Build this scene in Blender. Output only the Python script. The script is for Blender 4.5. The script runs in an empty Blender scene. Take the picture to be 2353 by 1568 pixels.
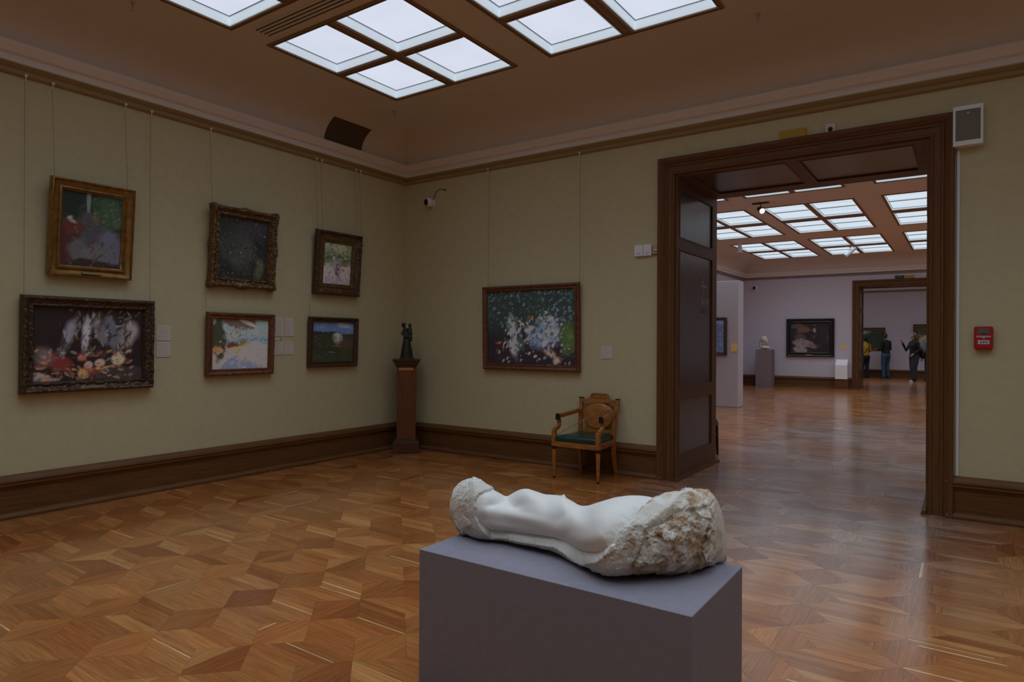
import bpy, math, random
import numpy as np
from mathutils import Vector, Matrix, noise as mnoise

S = bpy.context.scene
COL = S.collection
PI = math.pi

# ------------------------------------------------------------------ camera, world, exposure
CAM_X, CAM_Y, CAM_H = 6.578, -6.836, 1.5
YAW, ROLL, FPX = 0.60481, 0.00519, 1509.0
W_PX, H_PX = 2353, 1568
cam_d = bpy.data.cameras.new('camera')
cam_d.sensor_width = 36.0
cam_d.lens = FPX * 36.0 / W_PX
cam_d.clip_start = 0.05
cam = bpy.data.objects.new('camera', cam_d)
COL.objects.link(cam)
_f = Vector((-math.sin(YAW), math.cos(YAW), 0.0005)).normalized()
_r0 = Vector((math.cos(YAW), math.sin(YAW), 0)); _u0 = _r0.cross(_f)
_r = _r0 * math.cos(ROLL) + _u0 * math.sin(ROLL); _u = -_r0 * math.sin(ROLL) + _u0 * math.cos(ROLL)
M = Matrix((( _r.x, _u.x, -_f.x, CAM_X), (_r.y, _u.y, -_f.y, CAM_Y), (_r.z, _u.z, -_f.z, CAM_H), (0, 0, 0, 1)))
cam.matrix_world = M
S.camera = cam
wd = bpy.data.worlds.new('world'); S.world = wd; wd.use_nodes = True
wd.node_tree.nodes['Background'].inputs[0].default_value = (0.05, 0.055, 0.06, 1)
wd.node_tree.nodes['Background'].inputs[1].default_value = 0.02
S.view_settings.view_transform = 'Standard'
S.view_settings.look = 'None'
S.view_settings.gamma = 1.0
S.view_settings.exposure = 0.0
S.view_settings.use_curve_mapping = False
S.cycles.use_denoising = True
S.cycles.max_bounces = 10
S.cycles.diffuse_bounces = 7
S.cycles.glossy_bounces = 4
S.cycles.sample_clamp_indirect = 4.0
S.cycles.caustics_reflective = False
S.cycles.caustics_refractive = False
GLOW1 = 0.86       # radiance of the diffusers, near room
GLOW2 = 0.92       # far rooms
LAMP1, LAMP2, SPREAD = 3.1, 2.7, 106   # watts per square metre of skylight and beam spread of the lamps added below the panes
KW = 0.20          # brightness of a white card on a wall: photo colour / KW = albedo

# ------------------------------------------------------------------ helpers
def lin(c):
    return tuple(((x / 255.0) / 12.92 if x / 255.0 <= 0.04045 else ((x / 255.0 + 0.055) / 1.055) ** 2.4) for x in c)
def alb(c, k=None):
    k = KW if k is None else k
    return tuple(min(0.92, x / k) for x in lin(c))

def mat(name, col=(.5, .5, .5), rough=.6, metal=0.0, var=0.0, vscale=8.0, bump=0.0, bscale=60.0, stretch=None,
        attr=None, emit=None, estr=0.0, spec=0.5, coat=0.0, transmission=0.0):
    m = bpy.data.materials.new(name); m.use_nodes = True
    nt = m.node_tree; b = nt.nodes['Principled BSDF']
    b.inputs['Roughness'].default_value = rough
    b.inputs['Metallic'].default_value = metal
    b.inputs['Specular IOR Level'].default_value = spec
    b.inputs['Coat Weight'].default_value = coat
    b.inputs['Coat Roughness'].default_value = 0.2
    base = None
    if attr:
        a = nt.nodes.new('ShaderNodeAttribute'); a.attribute_name = attr; base = a.outputs['Color']
    else:
        b.inputs['Base Color'].default_value = (*col, 1)
        rgb = nt.nodes.new('ShaderNodeRGB'); rgb.outputs[0].default_value = (*col, 1); base = rgb.outputs[0]
    tc = nt.nodes.new('ShaderNodeTexCoord'); mp = nt.nodes.new('ShaderNodeMapping')
    nt.links.new(tc.outputs['Object'], mp.inputs['Vector'])
    if stretch: mp.inputs['Scale'].default_value = stretch
    if var > 0:
        n = nt.nodes.new('ShaderNodeTexNoise'); n.inputs['Scale'].default_value = vscale; n.inputs['Detail'].default_value = 5
        nt.links.new(mp.outputs[0], n.inputs['Vector'])
        mr = nt.nodes.new('ShaderNodeMapRange'); mr.inputs['From Min'].default_value = .3; mr.inputs['From Max'].default_value = .7
        mr.inputs['To Min'].default_value = 1 - var; mr.inputs['To Max'].default_value = 1 + var
        nt.links.new(n.outputs['Fac'], mr.inputs['Value'])
        vm = nt.nodes.new('ShaderNodeVectorMath'); vm.operation = 'SCALE'
        nt.links.new(base, vm.inputs[0]); nt.links.new(mr.outputs[0], vm.inputs['Scale'])
        nt.links.new(vm.outputs[0], b.inputs['Base Color'])
    else:
        nt.links.new(base, b.inputs['Base Color'])
    if bump > 0:
        n2 = nt.nodes.new('ShaderNodeTexNoise'); n2.inputs['Scale'].default_value = bscale; n2.inputs['Detail'].default_value = 4
        nt.links.new(mp.outputs[0], n2.inputs['Vector'])
        bp = nt.nodes.new('ShaderNodeBump'); bp.inputs['Strength'].default_value = bump; bp.inputs['Distance'].default_value = 0.01
        nt.links.new(n2.outputs['Fac'], bp.inputs['Height']); nt.links.new(bp.outputs[0], b.inputs['Normal'])
    if emit:
        b.inputs['Emission Color'].default_value = (*emit, 1); b.inputs['Emission Strength'].default_value = estr
    return m

class MB:
    def __init__(s): s.v = []; s.f = []; s.mi = []
    def add(s, vs, fs, mi=0):
        o = len(s.v); s.v += [tuple(v) for v in vs]; s.f += [tuple(i + o for i in f) for f in fs]; s.mi += [mi] * len(fs); return s
    def box(s, x0, x1, y0, y1, z0, z1, mi=0):
        vs = [(x, y, z) for z in (z0, z1) for y in (y0, y1) for x in (x0, x1)]
        return s.add(vs, [(0, 2, 3, 1), (4, 5, 7, 6), (0, 1, 5, 4), (2, 6, 7, 3), (0, 4, 6, 2), (1, 3, 7, 5)], mi)
    def bbox(s, x0, x1, y0, y1, z0, z1, b=.004, mi=0):
        # bevelled box (all edges chamfered)
        vs = []; idx = {}
        for i, sx in enumerate((x0, x1)):
            for j, sy in enumerate((y0, y1)):
                for k, sz in enumerate((z0, z1)):
                    dx = b if i == 0 else -b; dy = b if j == 0 else -b; dz = b if k == 0 else -b
                    for ax in range(3):
                        p = [sx + dx, sy + dy, sz + dz]; p[ax] = (sx, sy, sz)[ax]
                        idx[(i, j, k, ax)] = len(vs); vs.append(tuple(p))
        F = []
        for ax in range(3):
            o = [a for a in range(3) if a != ax]
            for e in (0, 1):
                q = []
                for (p, r) in ((0, 0), (1, 0), (1, 1), (0, 1)):
                    t = [0, 0, 0]; t[ax] = e; t[o[0]] = p; t[o[1]] = r
                    q.append(idx[(*t, ax)])
                F.append(q)
        for ax in range(3):
            o = [a for a in range(3) if a != ax]
            for p in (0, 1):
                for r in (0, 1):
                    q = []
                    for e in (0, 1):
                        t = [0, 0, 0]; t[ax] = e; t[o[0]] = p; t[o[1]] = r
                        q.append((idx[(*t, o[0])], idx[(*t, o[1])]))
                    F.append([q[0][0], q[0][1], q[1][1], q[1][0]])
        for i in (0, 1):
            for j in (0, 1):
                for k in (0, 1):
                    F.append([idx[(i, j, k, a)] for a in range(3)])
        s.add(vs, F, mi); return s
    def lathe(s, prof, n=24, c=(0, 0, 0), axis='z', mi=0):
        vs = []; fs = []
        for (r, h) in prof:
            for i in range(n):
                a = 2 * PI * i / n; x, y = r * math.cos(a), r * math.sin(a)
                p = {'z': (x, y, h), 'y': (x, h, y), 'x': (h, x, y)}[axis]
                vs.append((p[0] + c[0], p[1] + c[1], p[2] + c[2]))
        m = len(prof)
        for j in range(m - 1):
            for i in range(n):
                k = (i + 1) % n; fs.append((j * n + i, j * n + k, (j + 1) * n + k, (j + 1) * n + i))
        fs.append(tuple(range(n - 1, -1, -1))); fs.append(tuple((m - 1) * n + i for i in range(n)))
        return s.add(vs, fs, mi)
    def tube(s, pts, rad, n=10, mi=0):
        pts = [Vector(p) for p in pts]; rads = rad if isinstance(rad, (list, tuple)) else [rad] * len(pts)
        vs = []; fs = []; prev = None
        for i, p in enumerate(pts):
            t = (pts[min(i + 1, len(pts) - 1)] - pts[max(i - 1, 0)]).normalized()
            if prev is None:
                a = Vector((0, 0, 1)) if abs(t.z) < .9 else Vector((1, 0, 0)); u = t.cross(a).normalized()
            else:
                u = (prev - t * prev.dot(t)).normalized()
            prev = u; w = t.cross(u)
            for k in range(n):
                a = 2 * PI * k / n; vs.append(p + (u * math.cos(a) + w * math.sin(a)) * rads[i])
        m = len(pts)
        for j in range(m - 1):
            for i in range(n):
                k = (i + 1) % n; fs.append((j * n + i, j * n + k, (j + 1) * n + k, (j + 1) * n + i))
        fs.append(tuple(range(n - 1, -1, -1))); fs.append(tuple((m - 1) * n + i for i in range(n)))
        return s.add(vs, fs, mi)
    def prism(s, poly, a0, a1, axis='y', mi=0):
        # poly in the plane normal to axis, extruded a0..a1
        def P(q, a): return {'y': (q[0], a, q[1]), 'x': (a, q[0], q[1]), 'z': (q[0], q[1], a)}[axis]
        n = len(poly); vs = [P(q, a0) for q in poly] + [P(q, a1) for q in poly]
        fs = [tuple(range(n)), tuple(range(2 * n - 1, n - 1, -1))] + [(i, i + n, (i + 1) % n + n, (i + 1) % n) for i in range(n)]
        return s.add(vs, fs, mi)
    def bar(s, p, q, w, h, up=(0, 0, 1), mi=0):
        p = Vector(p); q = Vector(q); t = (q - p).normalized(); u = t.cross(Vector(up)).normalized(); v = u.cross(t)
        vs = []
        for a in (p, q):
            for (i, j) in ((-1, -1), (1, -1), (1, 1), (-1, 1)): vs.append(a + u * i * w / 2 + v * j * h / 2)
        return s.add(vs, [(3, 2, 1, 0), (4, 5, 6, 7), (0, 1, 5, 4), (1, 2, 6, 5), (2, 3, 7, 6), (3, 0, 4, 7)], mi)
    def taper(s, p, q, w0, h0, w1, h1, up=(0, 1, 0), mi=0):
        p = Vector(p); q = Vector(q); t = (q - p).normalized(); u = t.cross(Vector(up)).normalized(); v = u.cross(t)
        vs = []
        for a, w, h in ((p, w0, h0), (q, w1, h1)):
            for (i, j) in ((-1, -1), (1, -1), (1, 1), (-1, 1)): vs.append(a + u * i * w / 2 + v * j * h / 2)
        return s.add(vs, [(3, 2, 1, 0), (4, 5, 6, 7), (0, 1, 5, 4), (1, 2, 6, 5), (2, 3, 7, 6), (3, 0, 4, 7)], mi)
    def ball(s, c, r, n=16, m=10, sq=(1, 1, 1), mi=0):
        prof = [(max(1e-4, math.sin(PI * j / m)) , -math.cos(PI * j / m)) for j in range(m + 1)]
        vs = []; fs = []
        for (rr, h) in prof:
            for i in range(n):
                a = 2 * PI * i / n
                vs.append((c[0] + r * sq[0] * rr * math.cos(a), c[1] + r * sq[1] * rr * math.sin(a), c[2] + r * sq[2] * h))
        for j in range(m):
            for i in range(n):
                k = (i + 1) % n; fs.append((j * n + i, j * n + k, (j + 1) * n + k, (j + 1) * n + i))
        return s.add(vs, fs, mi)

import bmesh
def obj(name, mb, mats, parent=None, smooth=False, loc=None, angle=35):
    me = bpy.data.meshes.new(name); me.from_pydata(mb.v, [], mb.f)
    if not isinstance(mats, (list, tuple)): mats = [mats]
    for m in mats: me.materials.append(m)
    if len(mats) > 1: me.polygons.foreach_set('material_index', mb.mi)
    bm = bmesh.new(); bm.from_mesh(me); bmesh.ops.recalc_face_normals(bm, faces=bm.faces); bm.to_mesh(me); bm.free()
    if smooth:
        me.shade_smooth()
        if angle < 180: me.set_sharp_from_angle(angle=math.radians(angle))
    o = bpy.data.objects.new(name, me); COL.objects.link(o)
    if parent: o.parent = parent
    if loc: o.location = loc
    return o
def tag(o, label, cat, group=None, kind=None):
    if label: o['label'] = label
    if cat: o['category'] = cat
    if group: o['group'] = group
    if kind: o['kind'] = kind
    return o
def thing(name, label, cat, loc=(0, 0, 0), rotz=0, group=None, rotx=0):
    o = bpy.data.objects.new(name, None); COL.objects.link(o); o.empty_display_size = .1
    o.location = loc; o.rotation_euler = (rotx, 0, rotz)
    return tag(o, label, cat, group)
def struct(name, mb, m, smooth=False, angle=35):
    o = obj(name, mb, m, smooth=smooth, angle=angle); o['kind'] = 'structure'; return o
def copy_tree(o, parent=None):
    c = o.copy(); COL.objects.link(c); c.parent = parent
    for ch in list(o.children): copy_tree(ch, c)
    return c
def cattr(o, cols, name='tone'):
    me = o.data; a = me.color_attributes.new(name, 'FLOAT_COLOR', 'POINT')
    c = np.ones((len(me.vertices), 4), dtype=np.float32); c[:, :3] = cols
    a.data.foreach_set('color', c.ravel())

# ------------------------------------------------------------------ materials
M_wall1 = mat('olive_wallcovering', (.57, .528, .338), .9, var=.04, vscale=14, bump=.08, bscale=260, spec=.2)
M_wall2 = mat('mauve_wallcovering', (.63, .59, .67), .9, var=.04, vscale=14, bump=.05, bscale=260, spec=.2)
M_ceil = mat('ceiling_paint', (.72, .65, .60), .85, var=.02, spec=.2)
M_cornice = mat('cornice_paint', (.80, .72, .68), .7, spec=.3)
M_cornice_w = mat('cornice_fascia_paint', (.72, .72, .70), .6, spec=.3)
M_rail2 = mat('mauve_rail_paint', (.30, .25, .26), .6, spec=.3)
M_rail = mat('picture_rail_paint', (.36, .26, .12), .6, spec=.3)
M_panelframe = mat('skylight_brown_moulding', (.30, .19, .12), .6)
M_black = mat('black_matter', (.012, .011, .01), .6)
M_white = mat('white_enamel', (.80, .85, .92), .4)
M_whitesurr = mat('coffer_side_added_glow', (.82, .88, .90), .5, emit=(.62, .74, .84), estr=.34)  # white coffer sides; a glow of their own is added to brighten them
def wood(name, c, rough=.38, var=.22, s=(1, 1, 1), vs=5.0, spec=.5):
    return mat(name, c, rough, var=var, vscale=vs, stretch=s, bump=.1, bscale=18, spec=spec)
M_oakV = wood('dark_oak_upright', (.140, .062, .022), .52, s=(14, 14, .9), spec=.25)
M_oakX = wood('dark_oak_lengthwise', (.140, .062, .022), .52, s=(.9, 14, 14), spec=.25)
M_oakY = wood('dark_oak_crosswise', (.140, .062, .022), .52, s=(14, .9, 14), spec=.25)
M_oakP = wood('oak_panel_veneer', (.075, .042, .027), .22, s=(10, 10, .7))
M_gold = mat('aged_gilding', (.30, .165, .045), .42, metal=.55, var=.35, vscale=18, bump=.25, bscale=90)
M_golddark = mat('dark_worn_gilding', (.155, .09, .04), .45, metal=.4, var=.45, vscale=25, bump=.35, bscale=70)
M_brownframe = mat('dark_carved_wood', (.075, .042, .024), .42, metal=.15, var=.5, vscale=28, bump=.4, bscale=70)
M_redframe = mat('reddish_gilded_wood', (.17, .07, .035), .42, metal=.25, var=.4, vscale=30, bump=.3, bscale=80)
M_blackframe = mat('black_lacquered_wood', (.012, .011, .012), .35)
M_canvas = mat('oil_paint', attr='tone', rough=.5, bump=.25, bscale=120, spec=.35)
M_plate = mat('brass_plate', (.42, .34, .16), .4, metal=.3)
M_card = mat('label_card', (.66, .62, .57), .8)
M_cardtext = mat('label_card_print', (.42, .38, .34), .8)
M_cardyel = mat('yellow_label_card', alb((120, 98, 58)), .8)
M_wire = mat('picture_wire', (.20, .17, .12), .6)
M_hook = mat('bright_hook', (.80, .84, .88), .35)
M_metal = mat('polished_steel', (.6, .62, .65), .25, metal=.8)

# ------------------------------------------------------------------ rooms
ZR, HC = 3.71, 4.30                # underside of the picture rail, ceiling height
RX0, RX1 = 0.0, 10.25
R1Y0, WALLB = -8.5, 1.38          # near room from R1Y0 to 0, wall 0..1.38
R2Y1 = 17.2; R3Y0 = 18.25; R3Y1 = 25.8
D1 = (3.99, 6.31, 3.31)            # doorway clear opening x0, x1, height
D2 = (3.70, 6.55, 3.36)

struct('wall_left', MB().box(-.3, 0, R1Y0 - .3, WALLB / 2, 0, HC + .3), M_wall1)
def wall_open(y0, y1, d, x0=-.3, x1=RX1 + .3):
    return MB().box(x0, d[0], y0, y1, 0, HC + .3).box(d[1], x1, y0, y1, 0, HC + .3).box(d[0], d[1], y0, y1, d[2], HC + .3)
struct('wall_back', wall_open(0, WALLB / 2, D1, x0=0, x1=RX1), M_wall1)
struct('wall_right', MB().box(RX1, RX1 + .3, R1Y0 - .3, WALLB / 2, 0, HC + .3), M_wall1)
struct('wall_front', MB().box(-.3, RX1 + .3, R1Y0 - .3, R1Y0, 0, HC + .3), M_wall1)
struct('wall_far_room_near_side', wall_open(WALLB / 2, WALLB, D1), M_wall2)
struct('wall_far_room_left', MB().box(-.3, 0, WALLB, R2Y1, 0, HC + .3), M_wall2)
struct('wall_far_room_right', MB().box(RX1, RX1 + .3, WALLB, R2Y1, 0, HC + .3), M_wall2)
struct('wall_far_room_back', wall_open(R2Y1, R3Y0, D2), M_wall2)
struct('wall_third_room_left', MB().box(-.3, 0, R3Y0, R3Y1 + .3, 0, HC + .3), M_wall2)
struct('wall_third_room_right', MB().box(RX1, RX1 + .3, R3Y0, R3Y1 + .3, 0, HC + .3), M_wall2)
struct('wall_third_room_back', MB().box(0, RX1, R3Y1, R3Y1 + .3, 0, HC + .3), M_wall2)

def ring_profile(prof, x0, x1, y0, y1, mb, mis=None):
    # sweep (inset, z) profile round a rectangle, mitred corners
    rings = []
    for (d, z) in prof:
        rings.append([(x0 + d, y0 + d, z), (x1 - d, y0 + d, z), (x1 - d, y1 - d, z), (x0 + d, y1 - d, z)])
    for j in range(len(prof) - 1):
        for i in range(4):
            k = (i + 1) % 4
            mb.add([rings[j][i], rings[j][k], rings[j + 1][k], rings[j + 1][i]], [(0, 1, 2, 3)], mis[j] if mis else 0)
    return mb

def ceiling(name, x0, x1, y0, y1, holes):
    cd = .62
    a = (x0 + cd, x1 - cd, y0 + cd, y1 - cd)
    xs = sorted({a[0], a[1], *[h[0] for h in holes], *[h[1] for h in holes]})
    ys = sorted({a[2], a[3], *[h[2] for h in holes], *[h[3] for h in holes]})
    mb = MB(); gi = {}
    for i, x in enumerate(xs):
        for j, y in enumerate(ys): gi[i, j] = len(mb.v); mb.v.append((x, y, HC))
    for i in range(len(xs) - 1):
        for j in range(len(ys) - 1):
            cx, cy = (xs[i] + xs[i + 1]) / 2, (ys[j] + ys[j + 1]) / 2
            if any(h[0] < cx < h[1] and h[2] < cy < h[3] for h in holes): continue
            mb.f.append((gi[i, j], gi[i + 1, j], gi[i + 1, j + 1], gi[i, j + 1])); mb.mi.append(0)
    n = 14
    prof = [(.08 + (cd - .08) * (1 - math.cos(PI / 2 * t / n)), 3.96 + (HC - 3.96) * math.sin(PI / 2 * t / n)) for t in range(n + 1)]
    ring_profile(prof, x0, x1, y0, y1, mb)
    o = struct(name, mb, M_ceil, smooth=True, angle=25)
    return o
def cornice(name, x0, x1, y0, y1, rail=None):
    prof = [(0.0, ZR), (.012, ZR), (.040, ZR + .012), (.048, ZR + .028), (.042, ZR + .042), (.026, ZR + .048), (.026, ZR + .054),
            (.034, ZR + .060), (.060, ZR + .080), (.064, ZR + .083), (.064, ZR + .085), (.084, ZR + .088), (.088, ZR + .128), (.074, ZR + .134), (.074, ZR + .144),
            (.105, ZR + .160), (.140, ZR + .215), (.146, ZR + .235), (.138, ZR + .247), (.085, ZR + .251)]
    mis = [0, 0, 0, 0, 0, 0, 0, 0, 0, 0, 1, 1, 2, 2, 2, 2, 2, 2, 2]
    mb = ring_profile(prof, x0, x1, y0, y1, MB(), mis)
    o = struct(name, mb, [rail or M_rail, M_cornice_w, M_cornice], smooth=True, angle=40)
    return o
BASE_PROF = [(0.0, .36), (.012, .362), (.026, .352), (.040, .338), (.052, .318), (.054, .304), (.046, .292), (.046, .272), (.034, .262), (.030, .245),
             (.024, .238), (.022, .050), (.034, .046), (.046, .040), (.056, .028), (.060, .014), (.058, .003), (.055, 0), (0, 0)]
def baseboard(name, p, q, nrm, ends=(0, 0)):
    # straight run p->q on the wall, nrm = direction out of the wall; ends: mitre per end (+1 inside corner)
    p = Vector((*p, 0)); q = Vector((*q, 0)); t = (q - p).normalized(); n = Vector((*nrm, 0)); mb = MB()
    A = [p + n * d + t * d * ends[0] + Vector((0, 0, z)) for d, z in BASE_PROF]
    B = [q + n * d - t * d * ends[1] + Vector((0, 0, z)) for d, z in BASE_PROF]
    k = len(A); mb.add(A + B, [(i, (i + 1) % k, (i + 1) % k + k, i + k) for i in range(k)] + [tuple(range(k)), tuple(range(2 * k - 1, k - 1, -1))])
    m = M_oakX if abs(t.x) > .5 else M_oakY
    return struct(name, mb, m, smooth=True, angle=30)
baseboard('baseboard_left', (0, R1Y0), (0, 0), (1, 0), (1, 1))
baseboard('baseboard_back_left', (0, 0), (3.86, 0), (0, -1), (1, 0))
baseboard('baseboard_back_right', (6.44, 0), (RX1, 0), (0, -1), (0, 1))
baseboard('baseboard_right', (RX1, 0), (RX1, R1Y0), (-1, 0), (1, 1))
baseboard('baseboard_far_room_left', (0, WALLB), (0, R2Y1), (1, 0), (1, 1))
baseboard('baseboard_far_room_near', (3.86, WALLB), (0, WALLB), (0, 1), (0, 1))
baseboard('baseboard_far_room_right', (RX1, R2Y1), (RX1, WALLB), (-1, 0), (1, 1))
baseboard('baseboard_far_room_back_left', (0, R2Y1), (3.56, R2Y1), (0, -1), (1, 0))
baseboard('baseboard_far_room_back_right', (6.70, R2Y1), (RX1, R2Y1), (0, -1), (0, 1))
baseboard('baseboard_third_room_back', (0, R3Y1), (RX1, R3Y1), (0, -1), (1, 1))

cornice('trim_1', RX0, RX1, R1Y0, 0)
cornice('trim_2', RX0, RX1, WALLB, R2Y1, M_rail2)
cornice('trim_3', RX0, RX1, R3Y0, R3Y1, M_rail2)

# ------------------------------------------------------------------ skylights
def emit_mat(name, col, s, bands=0.0):
    m = bpy.data.materials.new(name); m.use_nodes = True; nt = m.node_tree; nt.nodes.remove(nt.nodes['Principled BSDF'])
    e = nt.nodes.new('ShaderNodeEmission'); out = nt.nodes['Material Output']; nt.links.new(e.outputs[0], out.inputs[0])
    e.inputs[0].default_value = (*col, 1)
    tc = nt.nodes.new('ShaderNodeTexCoord')
    mp = nt.nodes.new('ShaderNodeMapping'); nt.links.new(tc.outputs['Object'], mp.inputs[0])
    n = nt.nodes.new('ShaderNodeTexNoise'); nt.links.new(mp.outputs[0], n.inputs[0])
    if bands: mp.inputs['Scale'].default_value = (.12, 2.6, 1); n.inputs['Scale'].default_value = 3.2
    else: n.inputs['Scale'].default_value = 1.6
    mr = nt.nodes.new('ShaderNodeMapRange'); nt.links.new(n.outputs['Fac'], mr.inputs[0])
    mr.inputs['From Min'].default_value = .35; mr.inputs['From Max'].default_value = .65
    v = bands if bands else .04
    mr.inputs['To Min'].default_value = s * (1 - v); mr.inputs['To Max'].default_value = s * (1 + v * .6)
    nt.links.new(mr.outputs[0], e.inputs[1])
    return m
M_glow1 = emit_mat('lit_diffuser', (.78, .83, .97), GLOW1)
M_glow2 = emit_mat('lit_diffuser_striped', (.72, .82, .92), GLOW2, .11)

def make_cluster(ox, oy, rows, bar_mid, glow, rec, watts=LAMP1):
    """ox, oy: list of (lo, hi) openings relative to the cluster centre at ceiling level."""
    root = thing('skylight', '', 'skylight')
    fr = MB(); x0, x1 = ox[0][0] - .055, ox[-1][1] + .055; y0, y1 = oy[0][0] - .055, oy[-1][1] + .055
    def strip(a0, a1, b0, b1, along_x):
        # moulding: three stepped bars hanging 6..14 mm under the ceiling
        if along_x:
            w = b1 - b0
            fr.box(a0, a1, b0, b0 + w * .22, -.012, .004); fr.box(a0, a1, b0 + w * .34, b0 + w * .66, -.007, .004); fr.box(a0, a1, b1 - w * .22, b1, -.012, .004)
        else:
            w = a1 - a0
            fr.box(a0, a0 + w * .22, b0, b1, -.0119, .0041); fr.box(a0 + w * .34, a0 + w * .66, b0, b1, -.0069, .0041); fr.box(a1 - w * .22, a1, b0, b1, -.0119, .0041)
    strip(x0, x1, y0, y0 + .045, True); strip(x0, x1, y1 - .045, y1, True)
    strip(x0, x0 + .045, y0, y1, False); strip(x1 - .045, x1, y0, y1, False)
    for i in range(len(ox) - 1): strip(ox[i][1] + .02, ox[i + 1][0] - .02, y0 + .045, y1 - .045, False)
    for j in range(len(oy) - 1):
        for i in range(len(ox)): strip(ox[i][0], ox[i][1], oy[j][1] + .02, oy[j + 1][0] - .02, True)
    obj('frame', fr, M_panelframe, root)
    L = bpy.data.lights.new('skylight_added_lamp', 'AREA'); L.shape = 'RECTANGLE'; L.size = ox[-1][1] - ox[0][0]; L.size_y = oy[-1][1] - oy[0][0]
    L.energy = watts * L.size * L.size_y; L.color = (.74, .88, 1.0); L.spread = math.radians(SPREAD)
    lo = bpy.data.objects.new('skylight_added_lamp', L); COL.objects.link(lo); lo.parent = root; lo.location = (0, 0, -.03)  # unseen lamp added under the panes to strengthen the downward light
    for (a0, a1) in ox:
        for (b0, b1) in oy:
            sb = MB()
            t = .012
            sb.box(a0 - t, a0, b0 - t, b1 + t, 0.0, rec); sb.box(a1, a1 + t, b0 - t, b1 + t, 0.0, rec)
            sb.box(a0, a1, b0 - t, b0, 0.0, rec); sb.box(a0, a1, b1, b1 + t, 0.0, rec)
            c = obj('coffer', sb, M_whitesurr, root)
            if bar_mid: obj('glazing_bar', MB().box(a0, a1, (b0 + b1) / 2 - .010, (b0 + b1) / 2 + .010, rec * .6, rec + .01), mat_seal, c)
            sm = MB(); g = .007
            sm.box(a0, a1, b0, b0 + g, rec - .006, rec); sm.box(a0, a1, b1 - g, b1, rec - .006, rec)
            sm.box(a0, a0 + g, b0 + g, b1 - g, rec - .006, rec); sm.box(a1 - g, a1, b0 + g, b1 - g, rec - .006, rec)
            obj('seal', sm, mat_seal, c)
            obj('diffuser', MB().box(a0 - t, a1 + t, b0 - t, b1 + t, rec, rec + .02), glow, c)
    return root
def place_clusters(proto, xs, ys, labeler, group, ox, oy, holes):
    first = True
    for j, yy in enumerate(ys):
        for i, xx in enumerate(xs):
            o = proto if first else copy_tree(proto); first = False
            o.location = (xx, yy, HC); o['label'] = labeler(i, j); o['group'] = group
            for (a0, a1) in ox:
                for (b0, b1) in oy: holes.append((xx + a0, xx + a1, yy + b0, yy + b1))
# near room: 4 x 3 clusters of 2 x 2 square panes
ox1 = [(-.80, -.073), (.073, .80)]; oy1 = [(-.815, -.07), (.06, .80)]
cx1 = [1.97 + 2.085 * i for i in range(4)]; cy1 = [-2.18 - 2.085 * j for j in range(3)]
mat_seal = mat('grey_seal', (.25, .30, .33), .6)
def lab1(i, j):
    if (i, j) == (0, 0): return 'four-pane ceiling skylight nearest the room corner, all four bright panes in view'
    if (i, j) == (1, 0): return 'four-pane ceiling skylight right of the fully seen one, cut by the top edge'
    if (i, j) == (0, 1): return 'ceiling skylight beyond the dark slot vent, only one pane corner showing at top left'
    return 'near room skylight, %s row from the doorway wall, %s from left' % (
        ('first', 'second', 'third', 'fourth')[j], ('first', 'second', 'third', 'fourth')[i])
holes = []
pr = make_cluster(ox1, oy1, 2, False, M_glow1, .085)
place_clusters(pr, cx1, cy1, lab1, 'skylights of the near room', ox1, oy1, holes)
ceiling('ceiling', RX0, RX1, R1Y0, 0, holes)
# far room: clusters of 2 x 2 long panes
ox2 = [(-.82, -.065), (.065, .82)]; oy2 = [(-1.87, -.19), (.19, 1.85)]
cx2 = [1.86, 3.92, 6.12, 8.25]; cy2 = [4.30, 9.25, 14.20]
def lab2(i, j):
    return 'far room striped skylight, %s from the left in the %s row' % (
        ('first', 'second', 'third', 'fourth')[i], ('nearest', 'middle', 'farthest')[j])
holes = []
pr = make_cluster(ox2, oy2, 2, True, M_glow2, .035, LAMP2)
place_clusters(pr, cx2, cy2, lab2, 'skylights of the far room', ox2, oy2, holes)
ceiling('ceiling_far_room', RX0, RX1, WALLB, R2Y1, holes)
holes = []
def lab3(i, j): return 'third room skylight beyond the far doorway, %s from the left' % ('first', 'second', 'third', 'fourth')[i]
pr = make_cluster(ox2, oy2, 2, True, M_glow2, .035, LAMP2)
place_clusters(pr, cx2, [22.0], lab3, 'skylights of the third room', ox2, oy2, holes)
ceiling('ceiling_third_room', RX0, RX1, R3Y0, R3Y1, holes)
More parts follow.
